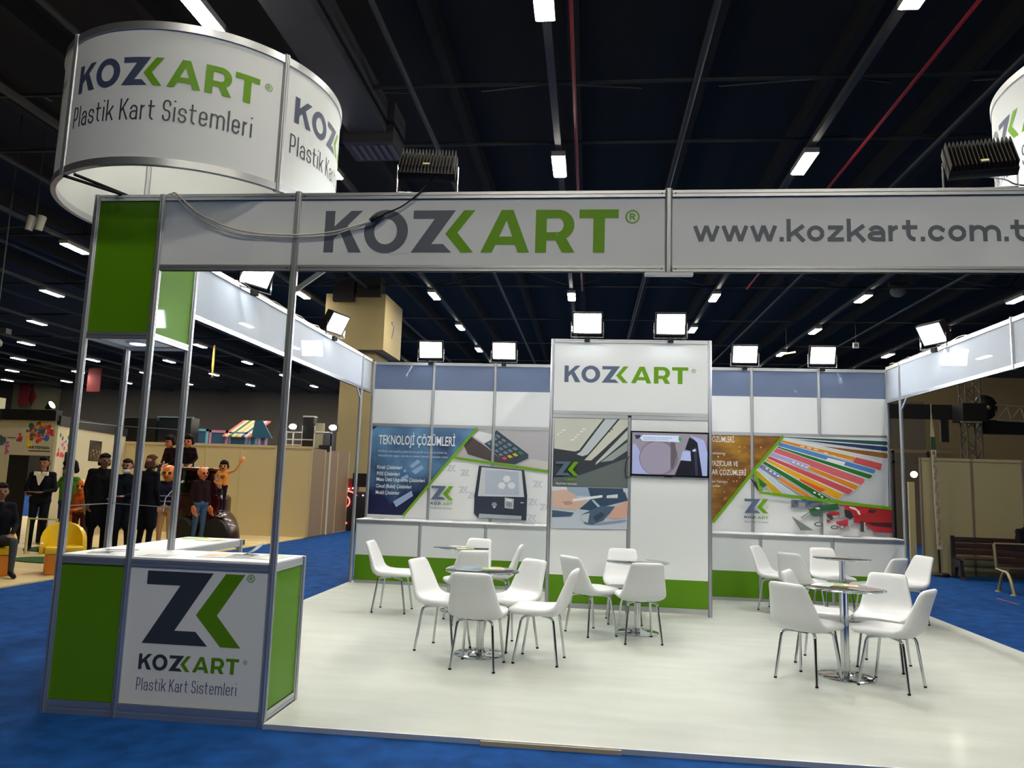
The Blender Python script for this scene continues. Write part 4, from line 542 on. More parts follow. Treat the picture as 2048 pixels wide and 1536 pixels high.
# central storage tower
YT, ZT = 4.824, 3.43; TX = (3.025, 4.025, 5.025)
tw = thing('centre_tower', 'tall white centre tower with wordmark, picture panel and wall screen', 'exhibition wall', (4.025, YT, 0))
post(tw, TX[0], YT, 0, ZT); post(tw, TX[2], YT, 0, ZT); post(tw, TX[1], YT, 0, 2.42)
for z0, z1 in ((3.385, 3.43), (2.452, 2.492)): rail(tw, (TX[0], YT), (TX[2], YT), z0, z1, t=.034)
for a, b in ((0, 1), (1, 2)):
    rail(tw, (TX[a], YT), (TX[b], YT), 2.405, 2.448, t=.034); rail(tw, (TX[a], YT), (TX[b], YT), .03, .092, t=.034)
    panel(tw, (TX[a], YT), (TX[b], YT), .43, 2.405); panel(tw, (TX[a], YT), (TX[b], YT), .092, .43, GREEN, name='green_panel')
panel(tw, (TX[0], YT), (TX[2], YT), 2.492, 3.385, name='wordmark_panel')
for x in (TX[0], TX[2]):
    for a, b in ((YT, 5.84), (5.84, YB)):
        rail(tw, (x, a), (x, b), 3.385, 3.43); rail(tw, (x, a), (x, b), .03, .09); panel(tw, (x, a), (x, b), .09, 3.385, name='side_panel')
pr = Print(YT - .0045); s, g = wordmark(); bx = (3.182, 2.866, 4.756, 3.082)
pr.lay(fit(s, *bx), SLATEB).lay(fit(g, *bx), GREENP, False).lay(reg_mark(4.826, 3.035, .028), GREENP, False).obj('lettering', tw)
pr = Print(YT - .0045); art(pr, ART_TOWER); pr.lay([], WHITE); logo3(pr, 'zk3', 'koz3', 'pks3', WHITE, mat((84, 104, 120), .5))
pr.obj('picture_panel', tw)

# wall screen
tv = thing('wall_screen', 'flat black-framed television showing a video, hung on the centre tower', 'television', (4.522, YT - .03, 1.69))
MB().box((4.043, 4.772, 1.688), (5.003, 4.812, 2.252)).obj('housing', BLACK, tv, bevel=.004)
bz = MB(); y0, y1 = 4.764, 4.774
bz.box((4.043, y0, 2.236), (5.003, y1, 2.252)); bz.box((4.043, y0, 1.688), (5.003, y1, 1.712)); bz.box((4.043, y0, 1.688), (4.056, y1, 2.252)); bz.box((4.99, y0, 1.688), (5.003, y1, 2.252))
bz.obj('bezel', mat((20, 20, 26), .25), tv)
def screen_mat(c):
    m = mat((c[0] * .74, c[1] * .77, c[2] * .84), .3, emit=.6); return m
class ScreenPrint(Print): pass
pr = Print(4.7715)
for c, pts in ART_SCREEN: pr.lay([[(min(max(p[0], 4.056), 4.99), min(max(p[1], 1.712), 2.236)) for p in pts]], screen_mat(c))
pr.lay(font_polys('Kart kişiselleştirme ve kart basım sistemleri', 4.20, 2.165, 4.55, 2.181), screen_mat((60, 70, 96))); pr.lay(font_polys('Plastik kart çözümleri ve baskı sistemleri', 4.20, 2.142, 4.50, 2.157), screen_mat((60, 70, 96)), False)
pr.obj('screen_picture', tv)
MB().box((4.46, 4.766, 1.680), (4.56, 4.79, 1.690)).obj('brand_bar', mat((40, 40, 46), .3), tv)
MB().box((4.3, 4.812, 1.8), (4.75, 4.818, 2.15)).obj('wall_bracket', DARKGREY, tv)
MB().tube([(4.02, 4.80, 1.93), (3.985, 4.805, 1.85), (3.975, 4.81, 1.74), (3.99, 4.805, 1.66), (4.02, 4.80, 1.665), (4.06, 4.79, 1.70)], .005, 6).obj('power_cable', BLACK, tv)

# low cabinets along the back wall
def cabinet(xs, xe, inner, label):
    t = thing('low_cabinet', label, 'cabinet', ((xs + xe) / 2, 6.6, 0)); Yc = 6.36; h = .935
    MB().box((xs, Yc - .012, h - .012), (xe, YB - .03, h)).obj('cabinet_top', PANEL, t, bevel=.002)
    P = [xs] + inner + [xe]
    for x in inner + ([xs] if xs > 1 else []): post(t, x, Yc, 0, h - .013)
    for a, b in zip(P[:-1], P[1:]):
        rail(t, (a, Yc), (b, Yc), h - .06, h - .013, t=.034); rail(t, (a, Yc), (b, Yc), .0, .045, t=.034)
        panel(t, (a, Yc), (b, Yc), .41, h - .06, PANEL, name='door_panel'); panel(t, (a, Yc), (b, Yc), .045, .41, GREEN, name='green_panel')
    for x in (xs, xe): panel(t, (x, Yc), (x, YB), .02, h - .02, PANEL, name='end_panel')
    return t
cabinet(XB, 3.0, [XB + PB, XB + 2 * PB], 'low white cabinet with green base strip, under the blue technology poster')
cabinet(5.06, X1, [XB + 6 * PB, XB + 7 * PB], 'low white cabinet with green base strip, under the gold card poster')

# ------------------------------------------------------------------ ring signs
def ring_sign(c, angles, label, bar):
    t = thing('ring_sign', label, 'sign', (c[0], c[1], 3.53)); z0, z1, R = 3.53, 4.53, 1.0
    def arc(a0, a1, r, n=28): return [(c[0] + r * cos(radians(a0 + (a1 - a0) * i / n)), c[1] + r * sin(radians(a0 + (a1 - a0) * i / n))) for i in range(n + 1)]
    def band(a0, a1, r0, r1, za, zb, name, m, par):
        q = MB(); o = arc(a0, a1, r1); i_ = arc(a0, a1, r0); n = len(o)
        vs = [(p[0], p[1], za) for p in o] + [(p[0], p[1], zb) for p in o] + [(p[0], p[1], za) for p in i_] + [(p[0], p[1], zb) for p in i_]; fs = []
        for k in range(n - 1): fs += [(k, k + 1, n + k + 1, n + k), (2 * n + k, 3 * n + k, 3 * n + k + 1, 2 * n + k + 1), (k, 2 * n + k, 2 * n + k + 1, k + 1), (n + k, n + k + 1, 3 * n + k + 1, 3 * n + k)]
        fs += [(0, n, 3 * n, 2 * n), (n - 1, 3 * n - 1, 4 * n - 1, 2 * n - 1)]
        return q.add(vs, fs).obj(name, m, par, smooth=30)
    k_ = len(angles)
    for i, a in enumerate(angles):
        b = angles[(i + 1) % k_]; b = b if b > a else b + 360
        pn = band(a + 1, b - 1, R - .006, R + .004, z0 + .05, z1 - .055, 'curved_panel', PRINTW, t)
        band(a + .8, b - .8, R - .02, R + .014, z0, z0 + .05, 'curved_rail', ALU, t); band(a + .8, b - .8, R - .02, R + .014, z1 - .055, z1, 'curved_rail', ALU, t)
        post(t, c[0] + R * cos(radians(a)), c[1] + R * sin(radians(a)), z0 - .005, z1 + .012)
        # wrapped lettering: angle = start + arc length
        q = MB(); mats = []
        def wrap(polys, m):
            if m not in mats: mats.append(m)
            for pi_, poly in enumerate(polys):
                rr = R + .0062 + 3e-5 * (pi_ % 16)
                xs = [p[0] for p in poly]; L = max(xs) - min(xs)
                bm = bmesh.new(); bm.faces.new([bm.verts.new((p[0], p[1], 0)) for p in poly])
                if L > 3:
                    x = math.floor(min(xs) / 3) * 3 + 3
                    while x < max(xs):
                        bmesh.ops.bisect_plane(bm, geom=bm.verts[:] + bm.edges[:] + bm.faces[:], plane_co=(x, 0, 0), plane_no=(1, 0, 0)); x += 3
                bm.verts.index_update()
                vs = [(c[0] + rr * cos(radians(v.co.x)), c[1] + rr * sin(radians(v.co.x)), v.co.y) for v in bm.verts]
                q.add(vs, [[v.index for v in f.verts] for f in bm.faces], mats.index(m)); bm.free()
        s, g = wordmark(); bxx = (a + 5.6, 4.079, a + 5.6 + 73.2, 4.276)
        wrap(fit(s, *bxx), NAVYR); wrap(fit(g, *bxx), GREENP)
        wrap([[((p[0]) * 57.3 + a + 82.5, p[1] + 4.243) for p in pp] for pp in reg_mark(0, 0, .027)], GREENP)
        wrap(stroke_text('Plastik Kart Sistemleri', a + 4.2, 3.838, a + 77, 3.985, w=.46, t=.10, C=1.45), INK)
        q.obj('lettering', mats, pn)
    if bar:
        for p in bar: MB().tube(p, .012, 6).obj('support_bar', DARKGREY, t)
    return t
PA = [-122, -32.6, 57, 147]
_pl = (.473 + cos(radians(-122)), .55 + sin(radians(-122)))
ring_sign((.473, .55), PA, 'large white ring sign lettered all round, on the green corner tower', [[(_pl[0], _pl[1], 3.525), (.18, 0, 3.506)], [(_pl[0] + .03, _pl[1] + .06, 3.56), (.36, .494, 3.51)]])
ring_sign((X1 - .473, .55), [141, 231, 321, 411], 'brightly lit white ring sign cut by the frame, behind the darker flood lamp', [[(X1 - .3, .494, 3.506), (X1 - 1.2, .9, 3.525)]])

# ------------------------------------------------------------------ flood lights
def flood(loc, yaw, tilt, label, group, w=.39, h=.29, lamp=LAMPG):
    """local frame: glass faces -y, tilted down by tilt; loc = foot of the bracket"""
    t = thing('flood_light', label, 'flood light', loc, yaw, group)
    zc = .19; T = Matrix.Translation((0, 0, zc)) @ Matrix.Rotation(radians(tilt), 4, 'X')
    q = MB(); q.box((-w / 2, -.03, -h / 2), (w / 2, .03, h / 2), 0, T)
    q.obj('housing', DARKGREY, t, local=True, bevel=.008)
    q = MB()
    for i in range(17): x = -w / 2 + .012 + i * (w - .024) / 16; q.box((x - .003, .03, -h / 2 + .01), (x + .003, .075, h / 2 - .01), 0, T)
    q.obj('cooling_fins', DARKGREY, t, local=True)
    MB().box((-w / 2 + .022, -.036, -h / 2 + .022), (w / 2 - .022, -.029, h / 2 - .022), 0, T).obj('glass', lamp, t, local=True, bevel=.003)
    q = MB(); a = w / 2 + .012
    q.box((-a - .004, -.012, 0), (-a + .002, .012, zc + .01)); q.box((a - .002, -.012, 0), (a + .004, .012, zc + .01)); q.box((-a, -.012, 0), (a, .012, .006))
    q.obj('bracket', STEEL, t, local=True)
    MB().box((-.035, -.02, -.055), (.035, .026, .0)).obj('clamp', DARKGREY, t, local=True)
    MB().box((-.022, .075, -h / 2 + .02), (.022, .085, -h / 2 + .04), 0, T).obj('rating_plate', mat((196, 180, 110), .4), t, local=True)
    return t
GW, GT, GS = 'flood lights on the back wall', 'flood lights on the centre tower', 'flood lights on the side beams'
flood((.98, 6.77, 3.42), 0, 20, 'lit flood light on the back wall, nearest the plain side beam of the green tower', GW)
flood((2.155, 6.77, 3.42), 0, 20, 'lit flood light on the back wall, beside the centre tower, over the blue poster', GW)
flood((5.85, 6.77, 3.42), 0, 20, 'lit flood light on the back wall, beside the centre tower, over the gold poster', GW)
flood((6.99, 6.77, 3.42), 0, 20, 'lit flood light on the back wall over the middle of the fanned card poster', GW)
flood((3.467, 4.74, 3.44), 0, 20, 'lit flood light on the centre tower above the dark letters of the wordmark', GT)
flood((4.525, 4.74, 3.44), 0, 20, 'lit flood light on the centre tower above the green letters of the wordmark', GT)
flood((.09, 2.35, 3.42), 1.15, 28, 'lit flood light on the plain side beam, nearer the green tower', GS)
flood((.09, 4.80, 3.42), 1.3, 28, 'lit flood light on the plain side beam, nearer the back wall', GS)
flood((X1 - .09, 5.06, 3.42), -1.2, 28, 'lit flood light on the far side beam above the bench', GS)
flood((X1 - .09, 2.4, 3.42), -1.2, 28, 'lit flood light on the far side beam outside the view', GS)
GF = 'flood lights on the front beam'
flood((2.381, .045, 3.51), pi + .12, 42, 'dark flood light seen from behind, on the front beam above the slate letters', GF, lamp=LAMPF)
flood((5.978, .045, 3.51), pi - .22, 34, 'dark flood light seen from behind, on the front beam before the second ring sign', GF, lamp=LAMPF)

# cables on the front beam
cb = thing('extension_cable', 'grey extension cable drooping across the front beam up to a flood light', 'cable', (1.5, -.05, 3.2))
def smooth(pts, n=6):
    P = [Vector(p) for p in pts]; out = []
    for i in range(len(P) - 1):
        a, b, c, d = P[max(i - 1, 0)], P[i], P[i + 1], P[min(i + 2, len(P) - 1)]
        for k in range(n):
            t = k / n; out.append(.5 * ((2 * b) + (c - a) * t + (2 * a - 5 * b + 4 * c - d) * t * t + (3 * b - a - 3 * c + d) * t ** 3))
    return out + [P[-1]]
y = -.03
MB().tube(smooth([(.53, .02, 3.505), (.6, y, 3.50), (.74, y, 3.38), (.88, y, 3.30), (1.06, y, 3.235), (1.25, y, 3.205), (1.53, y, 3.195), (1.75, y, 3.215), (1.9, y, 3.255), (2.03, y - .01, 3.29)]), .006, 6).obj('cord', CABLEW, cb)
MB().tube(smooth([(.50, .02, 3.505), (.58, y, 3.49), (.72, y, 3.36), (.88, y, 3.265), (1.06, y, 3.205), (1.3, y, 3.185), (1.53, y, 3.178), (1.75, y, 3.195), (1.9, y - .006, 3.24), (2.0, y - .012, 3.27)]), .005, 6).obj('cord', CABLEW, cb)
q = MB(); a = Vector((2.02, -.045, 3.285)); b = Vector((2.11, -.045, 3.335)); q.tube([a, a.lerp(b, .3), a.lerp(b, .6), b], [.012, .021, .021, .014], 10); q.obj('plug', BLACK, cb)
MB().tube([(1.95, -.04, 3.262), (2.03, -.045, 3.288)], .012, 8).obj('socket', mat((210, 208, 200), .4), cb)
MB().tube(smooth([(2.11, -.045, 3.335), (2.22, y, 3.39), (2.3, y, 3.45), (2.36, -.03, 3.505), (2.42, -.055, 3.55), (2.45, -.07, 3.60)]), .005, 6).obj('lead', RUBBER, cb)
cb2 = thing('flood_cable', 'thin dark lead looping from the flood light before the second ring sign', 'cable', (6.1, .03, 3.51))
MB().tube(smooth([(6.02, .09, 3.62), (6.12, .03, 3.57), (6.17, 0, 3.525), (6.3, .0, 3.51), (6.44, .01, 3.515)]), .005, 6).obj('lead', RUBBER, cb2)
for (x, y0, y1, lb) in ((.0, 2.1, 5.2, 'white flood light lead running along the top of the plain side beam'), (X1, 4.4, 6.7, 'white flood light lead running along the top of the far side beam')):
    t = thing('beam_cable', lb, 'cable', (x, y0, 3.46))
    n = 22; MB().tube([(x + .012 * sin(i * 1.7), y0 + (y1 - y0) * i / n, 3.456 + .022 * abs(sin(i * 1.1)) * (1 if i % 5 in (1, 2) else .2)) for i in range(n + 1)], .005, 5).obj('lead', CABLEW, t)

# ------------------------------------------------------------------ tables and chairs
def make_table(loc, label, group='round glass tables'):
    t = thing('round_table', label, 'table', loc, 0, group); z = .737
    MB().lathe([(.335, z), (.34, z + .002), (.34, z + .008), (.335, z + .01)], 48).obj('glass_top', GLASS, t, local=True, smooth=40)
    MB().lathe([(.10, z - .006), (.10, z - .001)], 24).obj('top_plate', CHROME, t, local=True)
    MB().lathe([(.038, .02), (.036, .05), (.036, z - .006)], 24).obj('column', CHROME, t, local=True, smooth=40)
    MB().lathe([(.23, 0), (.23, .008), (.21, .016), (.12, .024), (.06, .034), (.045, .05)], 40).obj('base', CHROME, t, local=True, smooth=50)
    return t
tab0 = make_table((2.565, 2.20, 0), 'round glass table in front, on the blue poster side, ringed by white chairs')
dup(tab0, (1.99, 4.40, 0), 0, 'round glass table nearest the blue poster cabinet, with papers on it')
dup(tab0, (4.07, 3.62, 0), 0, 'round glass table just before the centre tower')
dup(tab0, (5.745, 2.14, 0), 0, 'round glass table in front on the gold poster side, with brochures')
dup(tab0, (6.70, 5.18, 0), 0, 'round glass table nearest the gold poster cabinet')

def chair_proto(loc, rz, label):
    t = thing('white_chair', label, 'chair', loc, rz, 'white upholstered chairs')     # faces local +x
    ST = [(.238, .430, .150, .030), (.243, .436, .188, .046), (.225, .443, .208, .054), (.17, .447, .221, .056), (.08, .443, .230, .056), (-.02, .438, .235, .056), (-.10, .437, .237, .058),
          (-.152, .447, .236, .062), (-.190, .473, .232, .062), (-.216, .515, .224, .056), (-.236, .575, .212, .048), (-.256, .64, .198, .044), (-.276, .70, .184, .042), (-.294, .755, .174, .040), (-.304, .783, .167, .037), (-.310, .800, .155, .029), (-.313, .808, .130, .012)]
    ST = [(a, b, c, d * 1.32) for a, b, c, d in ST]; n = 20; vs = []; fs = []; k = len(ST)
    for i, (x, z, w, th) in enumerate(ST):
        a = ST[max(i - 1, 0)]; b = ST[min(i + 1, k - 1)]; d = Vector((b[0] - a[0], 0, b[1] - a[1])).normalized(); nr = Vector((d.z, 0, -d.x)) * -1      # towards the sitter
        nr = Vector((-d.z, 0, d.x)) if Vector((-d.z, 0, d.x)).dot(Vector((1, 0, 1))) > 0 else Vector((d.z, 0, -d.x))
        dish = .030 * min(1, max(0, (i - 3) / 4)) * max(0.0, min(1, (15 - i) / 5))
        for j in range(n):
            an = 2 * pi * j / n; c, s = cos(an), sin(an)
            yy = math.copysign(abs(c) ** .45, c) * w; hh = math.copysign(abs(s) ** .7, s) * th / 2
            p = Vector((x, yy, z)) + nr * (hh + dish * (abs(yy) / w) ** 2.5); vs.append(p)
    for i in range(k - 1):
        for j in range(n): fs.append((i * n + j, i * n + (j + 1) % n, (i + 1) * n + (j + 1) % n, (i + 1) * n + j))
    fs += [tuple(range(n))[::-1], tuple(range((k - 1) * n, k * n))]
    MB().add(vs, fs).obj('seat_shell', CHAIRW, t, local=True, smooth=70)
    q = MB(); q.box((-.13, -.07, .398), (.13, .07, .412)); q.obj('seat_plate', DARKGREY, t, local=True)
    for sx in (1, -1):
        for sy in (1, -1):
            kx = .2 if sx > 0 else .19
            p = [(sx * .02, sy * .05, .398), (sx * .09, sy * .11, .396), (sx * .128, sy * .142, .388), (sx * .143, sy * .152, .362), (sx * .15, sy * .157, .32), (sx * kx, sy * .186, .012)]
            l = MB().tube(smooth(p[:5], 3) + [p[5]], .0118, 8).obj('leg', CHROME, t, local=True, smooth=50)
            MB().tube([(sx * (kx - .001), sy * .186, .014), (sx * kx, sy * .187, 0)], .0128, 8).obj('foot_cap', RUBBER, l, local=True)
    return t
CH = [(1.225, 4.16, 0, 'white chair by the blue poster cabinet, in profile with its back to the aisle'),
 (2.195, 2.32, -16, 'white chair at the front blue side table, in profile facing the centre'),
 (2.61, 1.755, 84, 'white chair at the front blue side table with its back squarely to us'),
 (2.80, 2.56, 226, 'white chair behind the front blue side table, facing us at an angle'),
 (3.12, 2.085, 172, 'white chair at the front blue side table, in profile with back to the open floor'),
 (2.02, 4.85, 252, 'white chair between the rear blue side table and the cabinet, mostly hidden'),
 (2.17, 3.70, 114, 'white chair with its back to us, between the two blue side tables'),
 (2.42, 4.42, 180, 'white chair seen edge on between the rear blue side table and centre tower'),
 (3.57, 3.46, 40, 'white chair at the tower table with its back half turned to us'),
 (3.95, 4.20, 272, 'white chair between the tower table and the centre tower, facing us'),
 (4.06, 3.18, 101, 'white chair at the tower table with its broad back to us'),
 (6.03, 5.66, -34, 'white chair by the gold poster cabinet, nearest the centre tower'),
 (6.20, 5.06, 42, 'white chair at the rear gold side table, back edge on to us'),
 (6.74, 5.68, 280, 'white chair facing us behind the rear gold side table'),
 (7.02, 4.93, 128, 'white chair at the rear gold side table with its grey-shaded back to us'),
 (7.42, 5.16, 196, 'white chair nearest the blue aisle carpet, facing the rear gold side table'),
 (5.385, 1.96, 44, 'white chair at the front gold side table with its broad back to us'),
 (5.70, 2.66, -28, 'white chair partly hidden behind another chair at the front gold side table'),
 (6.24, 2.62, 240, 'white chair facing us behind the front gold side table'),
 (6.035, 1.895, 140, 'white chair at the front gold side table, in profile nearest the open front corner')]
ch0 = None
for x, y, a, lab in CH:
    if ch0 is None: ch0 = chair_proto((x, y, 0), radians(a), lab)
    else: dup(ch0, (x, y, 0), radians(a), lab)

# ------------------------------------------------------------------ papers
def sheet(name, label, cat, loc, rz, w, h, cols, curl=0.0, group=None):
    """a leaflet lying flat; cols = list of (x0,y0,x1,y1,colour) printed blocks in unit coordinates"""
    t = thing(name, label, cat, loc, radians(rz), group)
    q = MB(); n = 8
    vs = []; fs = []
    for i in range(n + 1):
        u = i / n; zz = curl * max(0, u - .4) ** 2
        for v in (0, 1):
            for d in (0, .0025): vs.append(((u - .5) * w, (v - .5) * h, .0004 + zz + d))
    for i in range(n):
        a = i * 4; b = a + 4; fs += [(a, a + 2, b + 2, b), (a + 1, b + 1, b + 3, a + 3), (a, b, b + 1, a + 1), (a + 2, a + 3, b + 3, b + 2)]
    fs += [(0, 1, 3, 2), (n * 4, n * 4 + 2, n * 4 + 3, n * 4 + 1)]
    q.add(vs, fs).obj('paper', WHITE, t, local=True)
    if cols:
        q = MB(); ms = []
        for k, (x0, y0, x1, y1, c) in enumerate(cols):
            if c not in ms: ms.append(c)
            z = .0034 + k * .0003
            q.face([((x0 - .5) * w, (y0 - .5) * h, z), ((x1 - .5) * w, (y0 - .5) * h, z), ((x1 - .5) * w, (y1 - .5) * h, z), ((x0 - .5) * w, (y1 - .5) * h, z)], ms.index(c))
        q.obj('print', [mat(c, .4) for c in ms], t, local=True)
    return t
GRN, YEL, ORG, DRK, BLU, GRY = (120, 176, 30), (226, 214, 120), (226, 150, 110), (40, 44, 52), (60, 90, 150), (170, 176, 182)
zt = .7485
sheet('brochure', 'brochure with yellow and orange print on the front blue side glass table', 'brochure', (2.64, 2.33, zt), 20, .21, .148, [(0, 0, 1, 1, YEL), (.5, .1, .95, .9, ORG), (.05, .1, .4, .9, GRN)])
sheet('brochure', 'blue-grey brochure under the yellow one on the front blue side glass table', 'brochure', (2.47, 2.25, zt), 75, .30, .21, [(.03, .03, .97, .97, (90, 116, 136)), (.1, .1, .9, .5, (60, 82, 100))])
sheet('brochure', 'yellow-green brochure on the rear blue side glass table', 'brochure', (2.06, 4.27, zt), 15, .21, .148, [(0, 0, 1, 1, YEL), (.55, .1, .95, .9, GRN)])
sheet('brochure', 'white leaflet beside the yellow-green one on the rear blue side glass table', 'brochure', (1.93, 4.52, zt), -30, .21, .148, [(.1, .2, .9, .7, GRY)])
sheet('card', 'small dark card on the tower glass table', 'card', (4.16, 3.45, zt), 10, .13, .085, [(.0, .0, 1, 1, DRK)])
sheet('brochure', 'brochure with yellow and green print on the front gold side glass table', 'brochure', (5.80, 2.27, zt), -12, .21, .148, [(0, 0, 1, 1, YEL), (.05, .1, .45, .9, GRN), (.6, .2, .9, .8, ORG)])
sheet('brochure', 'open brochure with dark print on the front gold side glass table', 'brochure', (5.92, 2.06, zt), 30, .26, .19, [(.02, .02, .98, .98, (120, 92, 84)), (.1, .1, .5, .9, (90, 70, 66))])
sheet('brochure', 'pale green leaflet on the front gold side glass table, towards the centre', 'brochure', (5.60, 2.24, zt), 60, .21, .148, [(.05, .05, .95, .6, (150, 190, 160))])
zc = ZC + .0005
sheet('brochure', 'open brochure with pink and dark pictures on the reception counter', 'brochure', (1.05, .27, zc), 8, .36, .25, [(.02, .05, .48, .95, (214, 190, 170)), (.52, .05, .98, .95, (120, 124, 122)), (.55, .5, .8, .9, DRK), (.1, .2, .3, .6, ORG)])
sheet('brochure', 'brochure with a green edge at the near end of the reception counter', 'brochure', (1.33, .30, zc), -12, .21, .297, [(.02, .02, .98, .98, (206, 206, 196)), (.1, .6, .9, .9, (150, 176, 90))])
sheet('leaflet', 'curled white leaflet at the back edge of the reception counter', 'leaflet', (1.10, .43, zc), 5, .22, .13, [], curl=.22)
sheet('brochure', 'dark-printed leaflet behind the tower post on the reception counter', 'brochure', (.235, .30, zc), 20, .21, .148, [(.0, .5, 1, 1, DRK), (.1, .1, .6, .4, GRY)])
sheet('brochure', 'small dark card before the leaflet on the reception counter', 'card', (.20, .13, zc), 15, .15, .09, [(.0, .0, 1, 1, (60, 62, 60))])
sheet('brochure', 'grey leaflet beside the tower post on the reception counter', 'brochure', (.62, .12, zc), 5, .21, .148, [(.1, .1, .9, .8, (150, 154, 160))])
sheet('brochure', 'green leaflet at the far end of the side counter', 'brochure', (.16, 1.46, zc), 25, .21, .148, [(.0, .0, 1, 1, GRN)])
sheet('brochure', 'yellow and brown leaflet at the far end of the side counter', 'brochure', (.36, 1.36, zc), -10, .24, .148, [(.0, .0, 1, 1, (206, 190, 110)), (.6, .1, .95, .9, (150, 110, 60))])
zk = .9355
for k, (x, y, r, c) in enumerate([(.32, 6.60, 10, DRK), (.50, 6.66, -20, (190, 170, 140)), (1.56, 6.63, 15, (196, 180, 160)), (2.25, 6.58, -5, (150, 150, 140)), (2.62, 6.62, 12, DRK)]):
    sheet('brochure', ['dark brochure on the blue side cabinet by the outer post', 'tan brochure on the blue side cabinet next to the dark one', 'tan brochure on the blue side cabinet under the emblem', 'grey brochure on the blue side cabinet below the payment kiosk', 'dark brochure on the blue side cabinet by the centre tower'][k], 'brochure', (x, y, zk), r, .21, .148, [(.05, .05, .95, .95, c)])
sheet('brochure', 'dark open brochure on the gold side cabinet below the red lanyards', 'brochure', (7.3, 6.58, zk), 4, .30, .21, [(.02, .02, .98, .98, (70, 70, 76))])
sheet('brochure', 'grey leaflet on the gold side cabinet below the fanned cards', 'brochure', (6.6, 6.60, zk), -8, .21, .148, [(.1, .1, .9, .9, (150, 156, 160))])

# ------------------------------------------------------------------ neighbouring stand beyond the aisle
pf = structure(MB().prism([(-4.12, -6), (-4.08, 4.5), (-3.62, 13.9), (-3.55, 17.5), (-16, 17.5), (-16, -6)], .05, 0, Matrix.Translation((0, 0, -.06))).obj('floor', PLATF))
WHITE_N = mat((196, 188, 158), .6, name='cream_panel'); BROWNP = mat((142, 116, 88), .6)
bwall = thing('partition_wall', 'long beige partition wall across the aisle behind the painted statues', 'exhibition wall', (-6, 13.9, -.01))
n = 6; xs = [-3.58 - .95 * i for i in range(n + 1)]
for i in range(n):
    MB().box((xs[i + 1] + .012, 13.89, .03), (xs[i] - .012, 13.91, 2.23)).obj('panel', BEIGE, bwall)
    MB().box((xs[i + 1] + .02, 13.875, 2.23), (xs[i] - .02, 13.925, 2.29)).obj('rail', BEIGE, bwall); MB().box((xs[i + 1] + .02, 13.875, -.01), (xs[i] - .02, 13.925, .03)).obj('rail', BEIGE, bwall)
for x in xs: post(bwall, x, 13.9, -.01, 2.29, m=BEIGE)
MB().box((-3.60, 13.93, -.01), (-3.57, 16.9, 2.25)).obj('side_panel', BROWNP, bwall)
for y in (14.9, 15.9, 16.9): post(bwall, -3.58, y, -.01, 2.25, m=BEIGE)

nb = thing('neighbour_stand', 'cream neighbouring stand with paint splash mural, dark doorway and black header', 'exhibition wall', (-8.0, 9.6, -.01))
yA = 9.6
MB().box((-9.6, yA, -.01), (-8.43, yA + .03, 2.5)).obj('wall_panel', WHITE_N, nb); MB().box((-8.43, yA, 1.78), (-7.44, yA + .03, 2.5)).obj('wall_panel', WHITE_N, nb)
MB().box((-7.5, yA, -.01), (-7.42, yA + .03, 1.78)).obj('wall_panel', WHITE_N, nb)
MB().box((-8.43, yA + .03, -.01), (-8.0, yA + .05, 1.78)).obj('black_door_panel', BLACK, nb); MB().box((-8.0, yA + .5, -.01), (-7.5, yA + .52, 1.88)).obj('doorway_shade_sheet', BLACK, nb)  # black sheet set behind the opening paints the darkness inside the doorway
MB().box((-8.66, yA - .09, 2.5), (-7.40, yA + .09, 2.72)).obj('black_header', BLACK, nb)
MB().box((-8.86, yA - .12, 2.45), (-8.67, yA + .05, 2.95)).obj('pale_post_box', WHITE_N, nb)
pB = [Vector((-7.42, yA + .02, 0)), Vector((-8.7, 13.88, 0))]; dB = (pB[1] - pB[0]); LB = dB.length; aB = atan2(dB.y, dB.x)
MBm = Matrix.Translation(pB[0]) @ Matrix.Rotation(aB, 4, 'Z')
MB().box((0, -.015, -.01), (LB, .015, 2.42), 0, MBm).obj('long_wall_panel', WHITE_N, nb)
MB().box((0, -.05, 2.42), (LB, .04, 2.62), 0, MBm).obj('black_header', BLACK, nb)
w_ = MB(); w_.box((LB * .42, -.026, 1.72), (LB * .60, -.014, 2.2), 0, MBm); w_.obj('dark_picture', mat((40, 34, 30), .3), nb, bevel=.01)
w_ = MB(); random.seed(5)
for k in range(26):
    u = LB * random.uniform(.44, .58); z = random.uniform(1.78, 1.98); w_.ball((u, -.028, z), random.uniform(.012, .03), 4, k % 3, (1, .15, 1), MBm)
w_.obj('picture_figures', [mat((150, 140, 120), .6), mat((170, 90, 40), .6), mat((90, 70, 56), .6)], nb)['kind'] = 'stuff'
splash = MB(); cols = [(206, 60, 40), (230, 120, 30), (236, 180, 40), (200, 40, 60), (110, 60, 120), (40, 110, 50), (60, 110, 170), (236, 200, 70), (190, 90, 150)]
for k in range(70):
    a = random.uniform(0, 2 * pi); r = random.uniform(0, 1) ** .6
    x = -7.78 + r * cos(a) * .30; z = 2.26 + r * sin(a) * .19
    splash.ball((x, yA - .001, z), random.uniform(.02, .06), 5, k % 9, (1, .1, random.uniform(.6, 1.3)))
for k in range(16): splash.ball((-8.0 + random.uniform(-.03, .05), yA - .001, 2.0 + random.uniform(-.05, .12)), .03, 5, 7, (1, .1, 1))
for k in range(22):
    a = random.uniform(0, 2 * pi); r = random.uniform(0, 1) ** .6
    splash.ball((-8.62 + r * cos(a) * .09, yA - .001, 2.07 + r * sin(a) * .10), .035, 5, [5, 5, 6, 4][k % 4], (1, .1, 1))
for k in range(12): splash.ball((-8.22 + random.uniform(-.05, .05), yA - .001, 2.15 + random.uniform(-.07, .07)), .03, 5, [3, 4, 0][k % 3], (1, .1, 1))
